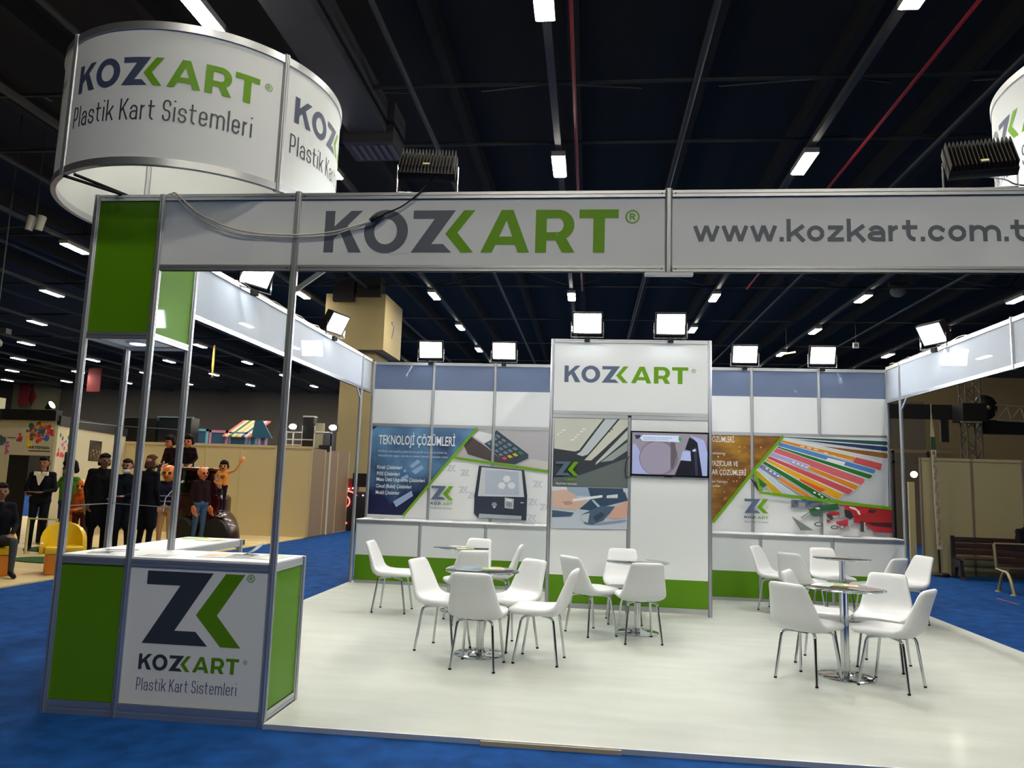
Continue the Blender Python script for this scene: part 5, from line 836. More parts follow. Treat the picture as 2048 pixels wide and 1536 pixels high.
for k in range(14): splash.ball((-8.47 + random.uniform(-.04, .05), yA - .001, 1.94 + random.uniform(-.14, .1)), .026, 5, 8, (1, .1, 1))
splash.box((-8.5, yA - .008, 2.125), (-8.3, yA - .001, 2.14), 4)
splash.obj('paint_splash_mural', [mat(c, .6) for c in cols], nb)['kind'] = 'stuff'
sp2 = MB()
for k in range(40):
    u = LB * random.uniform(.02, .2); z = random.uniform(1.78, 2.35); sp2.ball((u, -.016, z), random.uniform(.02, .05), 5, [3, 0, 8, 4, 5, 7][int((z - 1.78) / .1) % 6], (1, .1, 1), MBm)
sp2.obj('mural_shapes', [mat(c, .6) for c in cols], nb)['kind'] = 'stuff'
pr = Print(yA - .003); pr.lay(font_polys('ARTENSale', -7.99, 1.92, -7.53, 1.975, .02), mat((40, 34, 40), .5)); pr.lay([[(-7.99, 1.862), (-7.51, 1.862), (-7.51, 1.882), (-7.99, 1.882)]], mat((80, 50, 50), .5), False); pr.obj('sign_lettering', nb)
q = MB(); T = Matrix.Translation((-7.55, yA - .1, 2.80)) @ Matrix.Rotation(radians(60), 4, 'Y'); q.lathe([(.03, -.1), (.09, .05)], 12, 0, T); q.obj('spot_housing', DARKGREY, nb)
MB().lathe([(.08, .05), (.07, .056)], 12, 0, T).obj('spot_glass', emitter('spot_glass', (.95, 1, 1), 60), nb)

# items standing above the beige wall
ph = thing('playhouse', 'striped-roof playhouse with pink and blue frames above the beige partition wall', 'playhouse', (-6.9, 16.2, -.01))
fr = [(-8.0, -7.55, (120, 190, 220)), (-7.5, -6.95, (214, 150, 190)), (-6.9, -6.35, (120, 150, 220)), (-6.3, -6.05, (110, 150, 200)), (-6.0, -5.75, (190, 150, 200))]
for a, b, c in fr:
    q = MB(); y0 = 16.0; h0, h1 = 1.9, 2.80 - .06 * (a + 8)
    for s in ((a, h0, a + .06, h1), (b - .06, h0, b, h1), (a, h1 - .07, b, h1), (a, 2.34, b, 2.38)): q.box((s[0], y0, s[1]), (s[2], y0 + .05, s[3]))
    q.obj('window_frame', mat(c, .5), ph); MB().box((a + .05, y0 + .02, 1.9), (b - .05, y0 + .03, h1 - .05)).obj('window_panel', mat((60, 96, 130), .4), ph)
for x in (-8.0, -5.8): MB().box((x, 16.0, -.01), (x + .1, 16.1, 2.0)).obj('leg', mat((120, 110, 100), .6), ph)
rc = [(214, 120, 110), (228, 214, 180), (70, 120, 60), (228, 214, 180), (214, 196, 90), (226, 216, 190), (60, 90, 130), (226, 216, 190), (220, 110, 120)]
for k, c in enumerate(rc):
    a = -7.05 + k * .096; MB().add([(a, 15.9, 2.62), (a + .096, 15.9, 2.62), (a + .096 + .26, 16.6, 3.12), (a + .26, 16.6, 3.12), (a, 15.9, 2.58), (a + .096, 15.9, 2.58), (a + .356, 16.6, 3.08), (a + .26, 16.6, 3.08)], [(0, 1, 2, 3), (4, 7, 6, 5), (0, 4, 5, 1), (1, 5, 6, 2), (2, 6, 7, 3), (3, 7, 4, 0)]).obj('roof_stripe', mat(c, .6), ph)
MB().prism([(0, 0), (.62, 0), (.3, .5), (.08, .5)], .05, 0, Matrix.Translation((-6.2, 16.0, 2.58)) @ Matrix.Rotation(pi / 2, 4, 'X')).obj('gable', mat((40, 92, 120), .5), ph)
db = thing('display_box', 'large black display boxes above the beige partition wall, beside the playhouse', 'display box', (-8.6, 15.2, -.01))
MB().box((-9.5, 15.0, 2.3), (-8.55, 15.4, 3.0)).obj('box', BLACK, db, bevel=.01); MB().box((-8.45, 14.95, 2.36), (-7.5, 15.4, 3.04)).obj('box', mat((26, 32, 38), .4), db, bevel=.01)
MB().box((-8.5, 14.93, 3.02), (-7.45, 14.99, 3.06)).obj('edge_strip', mat((120, 140, 150), .4), db)
for x in (-9.3, -7.8): MB().box((x, 15.1, -.01), (x + .1, 15.2, 2.36)).obj('leg', BLACK, db)
tf = thing('equipment_rack', 'white-framed black rack with two lit lamps above the beige partition wall', 'equipment rack', (-4.1, 15.2, -.01))
q = MB()
for x in (-4.78, -4.58, -4.32, -3.98, -3.5): q.box((x, 15.0, -.01), (x + .03, 15.04, 2.74 if x < -4.4 else 2.9))
for z in (2.35, 2.5, 2.7): q.box((-4.78, 15.0, z), (-4.32, 15.03, z + .03))
q.box((-3.98, 15.0, 2.72), (-3.5, 15.03, 2.75)); q.obj('frame', mat((206, 204, 196), .5), tf)
MB().box((-4.29, 14.96, 2.2), (-3.99, 15.2, 3.15)).obj('black_cabinet', BLACK, tf, bevel=.01); MB().box((-4.3, 14.95, 3.13), (-3.98, 15.2, 3.17)).obj('cabinet_lid', mat((190, 186, 176), .5), tf)
MB().box((-4.3, 14.95, 2.5), (-3.98, 14.97, 2.53)).obj('cabinet_strip', mat((190, 186, 176), .5), tf)
MB().box((-3.96, 15.02, 2.3), (-3.72, 15.1, 2.98)).obj('pale_sheet', mat((150, 144, 120), .6), tf); MB().box((-3.7, 15.0, 2.36), (-3.45, 15.1, 2.7)).obj('grey_box', mat((70, 72, 80), .5), tf)
MB().box((-3.8, 14.95, 2.2), (-3.5, 15.0, 2.38)).obj('black_box', BLACK, tf)
for x, lb in ((-4.55, 0), (-3.42, 1)):
    MB().ball((x, 14.9, 2.86), .085, 8, 0, (1.25, .5, .85)).obj('lamp_glass', emitter('rack_lamp_%s' % 'ab'[lb], (.95, .98, 1), 26), tf, smooth=60)
    MB().box((x - .1, 14.95, 2.76), (x + .1, 15.02, 2.95)).obj('lamp_housing', DARKGREY, tf)
nm = thing('game_machine', 'dark machine with glowing red ring light, behind the low cabinet post', 'machine', (-3.3, 17.2, -.03))
MB().box((-3.8, 17.0, -.03), (-2.8, 17.8, 1.12)).obj('cabinet', BLACK, nm, bevel=.03); MB().box((-3.78, 17.02, 1.12), (-3.4, 17.5, 1.5)).obj('red_box', mat((130, 24, 22), .4), nm); MB().box((-3.45, 16.98, 1.26), (-2.75, 17.1, 1.66)).obj('monitor', mat((18, 20, 28), .2), nm)
RED = emitter('red_neon', (1, .05, .05), 3.2); cx, cz, r = -3.66, .82, .165
MB().tube([(cx + r * cos(a), 16.96, cz + r * sin(a)) for a in [(-80 + 340 * k / 28) * pi / 180 for k in range(29)]], .018, 6).obj('ring_light', RED, nm)
MB().tube([(cx + .06 + .44 * cos(a), 16.96, cz - .13 + .44 * sin(a)) for a in [(45 + 100 * k / 18) * pi / 180 for k in range(19)]], .02, 6).obj('arc_light', RED, nm)
for x, z in ((-3.54, 1.2), (-3.42, 1.22), (-3.1, 1.02)): MB().ball((x, 16.95, z), .018, 5).obj('spark_light', emitter('white_spark', (1, .9, .85), 8), nm)
MB().ball((-3.56, 16.95, .2), .03, 5).obj('red_button', RED, nm)

# columns and hanging things of the hall
colm = thing('hall_column', 'huge beige hall column with a boxed head, rising behind the plain side beam', 'column', (-6.2, 26, -.03))
CB = noisy('column_cladding', (150, 134, 92), (164, 146, 100), .4, .7)
MB().box((-6.87, 25.2, -.03), (-5.45, 27.2, 6.75)).obj('shaft', CB, colm); MB().box((-7.55, 24.8, 6.75), (-5.0, 27.6, 9.1)).obj('boxed_head', CB, colm)
MB().box((-7.2, 24.6, 8.75), (-6.3, 25.4, 9.6)).obj('duct', BLACK, colm); MB().box((-6.2, 24.6, 8.95), (-5.2, 25.4, 9.8)).obj('duct', BLACK, colm)
q = MB(); M7 = Matrix.Translation((-4.99, 25.9, 7.55)) @ Matrix.Rotation(pi / 2, 4, 'Z') @ Matrix.Rotation(pi / 2, 4, 'X')
q.prism([(-.02, .62), (.5, .62), (.5, .5), (.2, -.1), (.07, -.1), (.36, .5), (-.02, .5)], .012, 0, M7); q.obj('number_sign', BLACK, colm)
st_ = thing('hanging_strap', 'yellow strap hanging down from a hall ceiling light', 'strap', (-19.3, 38, 7.1))
MB().tube([(-19.3, 38, 9.2), (-19.3, 38, 8.0), (-19.28, 38, 7.3)], [.05, .07, .03], 6).obj('strap', mat((214, 170, 60), .6, emit=.25), st_); MB().ball((-19.27, 38, 7.2), .1, 6).obj('hook', BLACK, st_)  # strap colour carries a faint painted-in glow; the strap is no lamp
for x, y, zt_, zb, lab in ((-35.4, 50, 9.4, 7.5, 'tall dim red banner hanging far off under the hall roof'), (-50.6, 61.5, 9.4, 7.3, 'red emblem banner on the pale far wall of the hall')):
    t = thing('hanging_banner', lab, 'banner', (x, y, zb)); MB().box((x - .55, y - .02, zb), (x + .55, y + .02, zt_)).obj('cloth', mat((110, 22, 26), .8), t); MB().tube([(x - .6, y, zt_), (x + .6, y, zt_)], .04, 6).obj('bar', PIPEM, t)
    MB().tube([(x, y, zt_), (x, y, 11.6)], .02, 5).obj('hanger', PIPEM, t)
pw = thing('pale_wall_panel', 'pale square panel on the far dark wall of the hall', 'wall panel', (-50.4, 62.6, 6.6)); MB().box((-52.6, 62.5, 6.3), (-47.9, 62.9, 9.8)).obj('panel', mat((120, 116, 84), .8), pw); MB().prism([(0, .9), (.45, 0), (0, -.9), (-.45, 0)], .03, 0, Matrix.Translation((-50.5, 62.47, 8.2)) @ Matrix.Rotation(pi / 2, 4, 'X')).obj('red_emblem', mat((130, 30, 34), .7), pw)
for loc, lab in (((-12.1, 14, 8.35), 'pair of pale horn loudspeakers hanging high beyond the green tower'), ((-12.9, 14, 4.9), 'pale round hall loudspeaker low in the dark, left of the green tower'), ((17.3, 30, 10.7), 'round white dome loudspeaker under the roof above the gold poster wall')):
    t = thing('loudspeaker', lab, 'loudspeaker', loc)
    if loc[2] > 8 and loc[0] < 0:
        for dx in (-.14, .16): MB().lathe([(.10, -.22), (.12, .16), (.09, .2)], 12, 0, Matrix.Translation((loc[0] + dx, loc[1], loc[2])) @ Matrix.Rotation(.2, 4, 'Y')).obj('horn', mat((150, 148, 136), .6), t, smooth=40)
        MB().tube([(loc[0], loc[1], loc[2] + .15), (loc[0], loc[1], 11.6)], .02, 5).obj('hanger', PIPEM, t)
    else:
        MB().ball(loc, .34 if loc[0] > 0 else .2, 8, 0, (1, 1, .8)).obj('dome', mat((120, 120, 108), .6), t, smooth=60); MB().box((loc[0] - .4, loc[1] - .1, loc[2] + .25), (loc[0] + .4, loc[1] + .1, loc[2] + .4)).obj('bar', PIPEM, t)
        MB().tube([(loc[0], loc[1], loc[2] + .2), (loc[0], loc[1], 11.6)], .02, 5).obj('hanger', PIPEM, t)
t = thing('sign_box', 'tiny grey square sign box hanging in the dark above the gold poster wall', 'sign', (15.4, 30, 8.0)); MB().box((15.28, 29.95, 8.05), (15.52, 30.05, 8.3)).obj('box', mat((200, 200, 200), .5, emit=.12), t); MB().box((15.33, 29.94, 8.1), (15.47, 29.951, 8.25)).obj('face', mat((110, 110, 112), .5), t); MB().tube([(15.4, 30, 8.3), (15.4, 30, 11.6)], .012, 5).obj('hanger', PIPEM, t)
t = thing('yellow_tube_light', 'thin yellow tube light glowing in the dark above the gold poster wall', 'light', (12.3, 30, 7.6))
MB().tube([(12.0, 30.2, 7.72), (12.7, 29.8, 7.8)], .035, 6).obj('tube', emitter('yellow_tube', (1, .72, .3), 2.2), t); MB().tube([(12.35, 30, 7.8), (12.35, 30, 11.6)], .012, 5).obj('hanger', PIPEM, t)

# ------------------------------------------------------------------ far side aisle: partition, benches, stage truss
rw = thing('partition_wall', 'beige partition wall behind the benches beyond the far side of the stand', 'exhibition wall', (12, 11.5, -.03))
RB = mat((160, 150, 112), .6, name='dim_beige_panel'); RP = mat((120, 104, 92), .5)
xs = [10.30 + .985 * i for i in range(6)]
for i in range(5):
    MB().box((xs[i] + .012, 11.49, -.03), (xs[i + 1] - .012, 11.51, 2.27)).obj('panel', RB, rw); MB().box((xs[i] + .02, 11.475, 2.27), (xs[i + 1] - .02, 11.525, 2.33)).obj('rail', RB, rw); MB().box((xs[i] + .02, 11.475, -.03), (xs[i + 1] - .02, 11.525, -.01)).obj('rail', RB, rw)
for x in xs: post(rw, x, 11.49, -.05, 2.33, m=RP)
MB().box((10.22, 11.9, -.03), (10.34, 11.96, 1.83)).obj('return_panel', RB, rw)
def bench(loc, L, label, arch):
    t = thing('bench', label, 'bench', loc); wd = noisy('bench_wood_%s' % ('b' if arch else 'a'), (34, 16, 12), (54, 26, 17), 3, .6, stretch=(.5, 4, 4)); mt = mat((150, 136, 100), .35, .4) if arch else mat((34, 32, 36), .4)
    for k in range(3): MB().box((.02, .36 + k * .012, .46 + k * .115), (L, .40 + k * .012, .565 + k * .115)).obj('back_slat', wd, t, local=True, bevel=.006)
    for k in range(4): MB().box((.02, -.08 + k * .105, .385), (L, .015 + k * .105, .42)).obj('seat_slat', wd, t, local=True, bevel=.006)
    for x in (0.0, L - .06):
        q = MB()
        if arch:
            q.tube(smooth([(x + .03, -.18, .0), (x + .03, -.10, .22), (x + .03, .0, .345), (x + .03, .1, .34), (x + .03, .2, .22), (x + .03, .3, .0)]), .026, 8); q.tube([(x + .03, .02, .35), (x + .03, .33, .38), (x + .03, .37, .80)], .022, 8)
            for yy in (-.18, .3): q.lathe([(.055, 0), (.05, .012)], 12, 0, Matrix.Translation((x + .03, yy, 0)))
        else:
            q.prism([(-.12, 0), (.02, .06), (.06, .36), (.34, .38), (.38, .82), (.42, .82), (.42, .0), (.30, 0), (.27, .2), (.16, .24), (.04, 0)], .06, 0, Matrix.Translation((x, 0, 0)) @ Matrix(((0, 0, 1, 0), (1, 0, 0, 0), (0, 1, 0, 0), (0, 0, 0, 1))))
        q.obj('leg', mt, t, local=True, smooth=40)
    if arch: MB().tube([(0.03, .375, .80), (L - .03, .375, .80)], .018, 8).obj('top_rail', mt, t, local=True)
    return t
bench((10.68, 10.75, -.03), 2.0, 'dark wooden bench standing against the beige partition wall', False)
bench((10.50, 8.85, -.03), 1.8, 'nearer wooden bench with pale arched metal legs, cut by the frame', True)
t = thing('feather_flag', 'narrow feather flag on a round black foot, seen edge on', 'flag', (10.50, 11.25, -.03))
MB().lathe([(.175, 0), (.175, .05), (.15, .07)], 24, 0, Matrix.Translation((10.50, 11.25, -.03))).obj('foot', BLACK, t)
MB().tube([(10.50, 11.25, 0), (10.49, 11.25, .55), (10.46, 11.25, 2.4), (10.43, 11.25, 3.42)], [.02, .018, .012, .005], 8).obj('pole', DARKGREY, t)
fl = MB(); N = 22
ff = lambda z: (10.492 - (z - .5) * .022, .055 * (1 if z < 2.6 else max(.12, (3.42 - z) / .82)))
for i in range(N):
    z0, z1 = .5 + 2.9 * i / N, .5 + 2.9 * (i + 1) / N; (xa, wa), (xb, wb) = ff(z0), ff(z1)
    fl.add([(xa - wa, 11.18, z0), (xa + wa, 11.22, z0), (xb + wb, 11.22, z1), (xb - wb, 11.18, z1), (xa - wa, 11.19, z0), (xa + wa, 11.23, z0), (xb + wb, 11.23, z1), (xb - wb, 11.19, z1)], [(0, 1, 2, 3), (4, 7, 6, 5), (0, 3, 7, 4), (1, 5, 6, 2)], 1 if 15 <= i < 17 else 0)
fl.obj('cloth', [mat((206, 196, 164), .8), mat((50, 84, 50), .8)], t)
fm = MB()
for i in range(22):
    z = .62 + i * .085; x = ff(z)[0] + .012 * (i % 3 - 1); fm.box((x - .022, 11.17, z), (x + .022, 11.178, z + .045), i % 2)
fm.obj('flag_print', [mat((176, 110, 100), .8), mat((120, 120, 104), .8)], t)['kind'] = 'stuff'
ol = thing('spot_lamp', 'small warm spot lamp shining beside the beige partition wall', 'light', (11.2, 14, 2.0))
MB().lathe([(.04, 0), (.075, .12)], 12, 0, Matrix.Translation((11.24, 14.05, 2.08)) @ Matrix.Rotation(2.0, 4, 'X')).obj('housing', BLACK, ol); MB().ball((11.16, 13.92, 2.04), .075, 8).obj('glass', emitter('warm_spot_glass', (1, .6, .35), 24), ol)
MB().box((10.7, 14.1, 2.30), (11.6, 14.2, 2.36)).obj('bar', PIPEM, ol); MB().box((10.75, 14.1, 2.56), (12.2, 14.2, 2.64)).obj('bar', mat((96, 84, 66), .6), ol)
for x in (10.75, 11.55): MB().box((x, 14.1, -.03), (x + .05, 14.2, 2.6)).obj('stand_leg', DARKGREY, ol)
structure(MB().box((14.5, 24, -.03), (30, 24.3, 5.9)).obj('wall_stage', noisy('stage_wall', (132, 114, 78), (146, 126, 88), .3, .8)))
sg = thing('stage_rig', 'dark stage rig with lattice tower and drapes behind the benches', 'stage rig', (13.6, 16.2, -.03))
def lattice(x, y, z0, z1, w, m, name):
    q = MB()
    for a, b in ((0, 0), (w, 0), (w, w), (0, w)): q.tube([(x + a, y + b, z0), (x + a, y + b, z1)], .022, 6)
    k = int((z1 - z0) / w)
    for i in range(k):
        za, zb = z0 + i * w, z0 + (i + 1) * w
        for p, r in (((0, 0), (w, 0)), ((w, 0), (w, w)), ((w, w), (0, w)), ((0, w), (0, 0))):
            if i % 2: p, r = r, p
            q.tube([(x + p[0], y + p[1], za), (x + r[0], y + r[1], zb)], .012, 5)
    q.obj(name, m, sg)
lattice(13.38, 16, -.05, 5.6, .36, mat((60, 54, 46), .6), 'lattice_tower')
q = MB(); q.box((11.6, 16.6, 3.62), (14.1, 16.7, 4.02)); q.obj('black_drape', BLACK, sg); q = MB(); q.box((13.95, 16.5, 3.25), (16.5, 16.7, 3.62)); q.box((12.95, 16.5, 3.0), (13.15, 16.6, 3.7)); q.obj('black_drape', BLACK, sg)
MB().ball((14.05, 16.4, 3.95), .28, 8, 0, (1.1, .6, 1.25)).obj('dark_bundle', BLACK, sg, smooth=60)
MB().ball((14.02, 16.2, 3.92), .07, 6).obj('brass_part', mat((150, 130, 90), .4, .6), sg)
MB().box((13.25, 15.9, 3.52), (13.85, 16.5, 4.0)).obj('winch_box', mat((22, 21, 19), .7, spec=.2), sg); MB().box((13.2, 15.88, 3.48), (13.7, 15.95, 3.52)).obj('winch_plate', mat((110, 104, 92), .4), sg)
q = MB()
for k in range(5): q.tube([(14.3 + k * .34, 16.3, 3.62), (14.22 + k * .34, 16.3, 3.98)], .02, 5); q.tube([(14.3 + k * .34, 16.3, 3.62), (14.56 + k * .34, 16.3, 3.96)], .014, 5)
q.tube([(14.2, 16.3, 4.0), (16.2, 16.3, 3.92)], .026, 6); q.tube([(14.3, 16.3, 3.6), (16.2, 16.3, 3.54)], .026, 6); q.obj('silver_truss', mat((122, 112, 92), .5), sg)
for x in (11.62, 16.3): MB().box((x, 16.65, -.03), (x + .08, 16.73, 3.9)).obj('drape_pole', BLACK, sg)
bd = structure(MB().box((11.2, 21, -.03), (14.45, 21.2, 4.6)).obj('wall_side', mat((96, 88, 72), .8)))
t = thing('tape_mark', 'thin red tape line on the blue aisle carpet before the nearer bench', 'tape', (10.02, 7.85, -.03)); MB().box((10.0, 7.56, -.0295), (10.035, 8.2, -.027)).obj('tape', mat((170, 60, 66), .6), t)
fz = thing('power_box', 'small dark box lying on the platform edge beside the cartoon car', 'box', (-3.95, 10.9, -.01)); MB().box((-4.1, 10.7, -.01), (-3.85, 10.9, .1)).obj('body', BLACK, fz, bevel=.01); MB().tube([(-3.9, 10.68, .05), (-4.1, 10.6, .0), (-4.4, 10.75, .0)], .008, 5).obj('lead', BLACK, fz)

# ------------------------------------------------------------------ people and statues
def capsule(q, p0, r0, p1, r1, m=0):
    p0, p1 = Vector(p0), Vector(p1); d = (p1 - p0); d = d.normalized() if d.length > 1e-5 else Vector((0, 0, 1)); pts = []; rs = []
    for a in (8, 35, 65, 90): pts.append(p0 - d * r0 * cos(radians(a))); rs.append(r0 * sin(radians(a)))
    for a in (90, 65, 35, 8): pts.append(p1 + d * r1 * cos(radians(a))); rs.append(r1 * sin(radians(a)))
    q.tube(pts, rs, 12, m)
def skin(name, bones, mats, parent, voxel=.013):
    """one continuous surface round a set of tapered limbs, coloured by the nearest limb"""
    q = MB()
    for p0, r0, p1, r1, m in bones: capsule(q, p0, r0, p1, r1)
    tmp = q.obj('tmp', mats[0])
    md = tmp.modifiers.new('r', 'REMESH'); md.mode = 'VOXEL'; md.voxel_size = voxel
    sm = tmp.modifiers.new('s', 'SMOOTH'); sm.factor = .5; sm.iterations = 3
    dg = bpy.context.evaluated_depsgraph_get(); me = bpy.data.meshes.new_from_object(tmp.evaluated_get(dg)); old = tmp.data
    bpy.data.objects.remove(tmp); bpy.data.meshes.remove(old)
    me.name = name; me.materials.clear()
    for m in mats: me.materials.append(m)
    n = len(me.polygons); c = np.zeros(n * 3); me.polygons.foreach_get('center', c); c = c.reshape(-1, 3); best = np.full(n, 1e9); idx = np.zeros(n, int)
    for p0, r0, p1, r1, m in bones:
        a = np.array(p0, float); b = np.array(p1, float); ab = b - a; L = max(ab @ ab, 1e-9); t = np.clip(((c - a) @ ab) / L, 0, 1)
        d = np.linalg.norm(c - (a + t[:, None] * ab), axis=1) - (r0 + (r1 - r0) * t); w = d < best; best[w] = d[w]; idx[w] = m
    me.polygons.foreach_set('material_index', idx); me.polygons.foreach_set('use_smooth', [True] * n)
    o = bpy.data.objects.new(name, me); COL.objects.link(o); o.parent = parent; return o
def hand(w, d, side, curl=.4, k=1.0, m=0):
    w = Vector(w); d = Vector(d).normalized(); side = Vector(side).normalized(); nrm = d.cross(side).normalized(); b = []
    pe = w + d * .075 * k
    for i, L in enumerate((.062, .072, .068, .052)):
        o = side * (i - 1.5) * .021 * k; base = w + d * .02 * k + o * .6; kn = pe + o; mid = kn + (d * cos(curl * .6) + nrm * sin(curl * .6)) * L * .55 * k; tip = mid + (d * cos(curl * 1.4) + nrm * sin(curl * 1.4)) * L * .5 * k
        b += [(base, .014 * k, kn, .0115 * k, m), (kn, .0105 * k, mid, .0095 * k, m), (mid, .0095 * k, tip, .008 * k, m)]
    tb = w + d * .02 * k - side * .028 * k; tm = tb + (d * .6 - side * .8).normalized() * .038 * k
    b += [(w + d * .01 * k, .017 * k, tb, .014 * k, m), (tb, .0125 * k, tm, .011 * k, m), (tm, .011 * k, tm + d * .028 * k, .009 * k, m)]
    return b
def body(J, hs=1.0, k=1.0, mi=(0, 1, 2, 3), sleeves=True, fat=1.0, long_coat=False, hk=1.05):
    """limbs of a person from joints; facing -y. mi: skin, top, trousers, shoes"""
    S_, T_, P_, F_ = mi; V = {a: Vector(b) for a, b in J.items()}; b = []
    pel, ch, nk, hd = V['pel'], V['ch'], V['nk'], V['hd']
    for s in (-1, 1):
        o = Vector((.075 * s * k, 0, 0)); b.append((pel + o, .105 * k * fat, ch + o * 1.1, .115 * k * fat, T_))
    b.append((pel + Vector((-.08 * k, 0, -.02)), .11 * k * fat, pel + Vector((.08 * k, 0, -.02)), .11 * k * fat, P_ if not long_coat else T_))
    b.append((V['sl'], .062 * k, V['sr'], .062 * k, T_)); b.append((ch, .115 * k * fat, nk - Vector((0, 0, .05 * k)), .09 * k, T_)); b.append((nk - Vector((0, 0, .03 * k)), .056 * k, hd - Vector((0, 0, .08 * hs)), .05 * k, S_))
    f = V.get('face', Vector((0, -1, 0))).normalized()
    b += [(hd + Vector((0, 0, .025 * hs)) - f * .012 * hs, .088 * hs, hd - Vector((0, 0, .03 * hs)) + f * .012 * hs, .074 * hs, S_), (hd - Vector((0, 0, .075 * hs)) + f * .035 * hs, .036 * hs, hd - Vector((0, 0, .05 * hs)) + f * .02 * hs, .055 * hs, S_)]
    b.append((hd + f * .083 * hs, .014 * hs, hd + f * .1 * hs - Vector((0, 0, .022 * hs)), .018 * hs, S_))
    sd = f.cross(Vector((0, 0, 1)))
    for s in (-1, 1): b.append((hd + sd * s * .088 * hs + Vector((0, 0, .012 * hs)), .016 * hs, hd + sd * s * .086 * hs - Vector((0, 0, .025 * hs)), .013 * hs, S_))
    for s in 'lr':
        A = T_ if sleeves else S_
        b += [(V['s' + s], .056 * k, V['e' + s], .045 * k, A), (V['e' + s], .043 * k, V['w' + s], .031 * k, A)]
        d = (V['w' + s] - V['e' + s]).normalized(); hv = V.get('h' + s + 'd', d); sdv = V.get('h' + s + 's', Vector((0, 1 if s == 'l' else 1, 0)) if abs(hv.normalized().y) < .8 else Vector((1, 0, 0)))
        b += hand(V['w' + s], hv, sdv, k=k * hk, m=S_, curl=.5)
        b += [(V['h' + s], .088 * k * fat, V['k' + s], .058 * k, P_), (V['k' + s], .056 * k, V['a' + s], .038 * k, P_), (V['a' + s] - Vector((0, 0, .02 * k)), .04 * k, V['t' + s], .034 * k, F_)]
        if long_coat: b.append((V['h' + s], .12 * k, V['h' + s].lerp(V['k' + s], .85), .10 * k, T_))
    return b
def face_bits(par, hd, f, hs, hairc=None, moust=None, eyes=True, hair_len=0.0, bald=False, mask=None, glasses=False, vol=1.0):
    hd = Vector(hd); f = Vector(f).normalized(); sd = f.cross(Vector((0, 0, 1)))
    if eyes:
        for s in (-1, 1): MB().ball(hd + f * .082 * hs + sd * s * .034 * hs + Vector((0, 0, .008 * hs)), (.021 if vol > 1.2 else .0135) * hs, 5).obj('eye', mat((30, 24, 22), .3), par, local=True)
        MB().tube([hd + f * .083 * hs + sd * -.026 * hs - Vector((0, 0, .052 * hs)), hd + f * .092 * hs - Vector((0, 0, .055 * hs)), hd + f * .083 * hs + sd * .026 * hs - Vector((0, 0, .052 * hs))], .006 * hs, 5).obj('mouth', mat((110, 50, 46), .5), par, local=True)
    if hairc and not bald:
        up = Vector((0, 0, 1)); b = []
        for a in range(-3, 4):
            an = a * .42; dr = (-f * cos(an) + sd * sin(an)); b.append((hd + up * .075 * hs + dr * .03 * hs, .052 * hs, hd + dr * .072 * hs - up * (.01 + hair_len) * hs, .036 * hs, 0))
        b.append((hd + up * .085 * hs + f * .055 * hs - sd * .04 * hs, .03 * hs, hd + up * .085 * hs + f * .05 * hs + sd * .04 * hs, .03 * hs, 0)); b.append((hd + up * .08 * hs, .06 * hs, hd + up * .085 * hs + f * .02 * hs, .055 * hs, 0))
        b = [(p, r * vol, q_, t_ * vol, m_) for p, r, q_, t_, m_ in b]; skin('hair', b, [mat(hairc, .8, spec=.15)], par, .012)
    if moust: MB().tube([hd + f * .08 * hs - sd * .045 * hs - Vector((0, 0, .045 * hs)), hd + f * .103 * hs - Vector((0, 0, .034 * hs)), hd + f * .08 * hs + sd * .045 * hs - Vector((0, 0, .045 * hs))], [.006 * hs, .015 * hs, .006 * hs], 6).obj('moustache', mat(moust, .6), par, local=True)
    if mask: MB().ball(hd + f * .035 * hs - Vector((0, 0, .088 * hs)), .066 * hs, 7, 0, (1.15, .9, .62)).obj('face_mask', mat(mask, .7), par, local=True, smooth=60)
    if glasses:
        q = MB()
        for s in (-1, 1):
            c = hd + f * .098 * hs + sd * s * .036 * hs + Vector((0, 0, .012 * hs)); q.tube([c + (sd * cos(a) + Vector((0, 0, 1)) * sin(a)) * .026 * hs for a in [2 * pi * i / 10 for i in range(10)]], .004 * hs, 4, closed=True)
        q.obj('glasses', BLACK, par, local=True)
STAND = dict(pel=(0, 0, .96), ch=(0, .01, 1.30), nk=(0, .01, 1.48), hd=(0, -.015, 1.63), sl=(.17, .01, 1.42), el=(.225, .03, 1.14), wl=(.215, -.05, .90), sr=(-.17, .01, 1.42), er=(-.225, .03, 1.14), wr=(-.215, -.05, .90),
             hl=(.09, 0, .92), kl=(.10, -.02, .50), al=(.105, .02, .09), tl=(.115, -.13, .035), hr=(-.09, 0, .92), kr=(-.10, -.02, .50), ar=(-.105, .02, .09), tr=(-.115, -.13, .035))
SIT = dict(STAND, pel=(0, .05, .50), ch=(0, .02, .86), nk=(0, 0, 1.04), hd=(0, -.04, 1.19), sl=(.17, .01, .98), el=(.23, -.06, .72), wl=(.14, -.28, .60), sr=(-.17, .01, .98), er=(-.23, -.06, .72), wr=(-.14, -.28, .60),
           hl=(.09, .03, .49), kl=(.14, -.42, .50), al=(.14, -.42, .09), tl=(.15, -.57, .035), hr=(-.09, .03, .49), kr=(-.12, -.42, .50), ar=(-.10, -.36, .09), tr=(-.1, -.51, .035))
def scale(J, k, zoff=0.0): return {a: (b[0] * k, b[1] * k, b[2] * k + zoff) for a, b in J.items()}
SK, SKD = (176, 124, 96), (120, 82, 64)
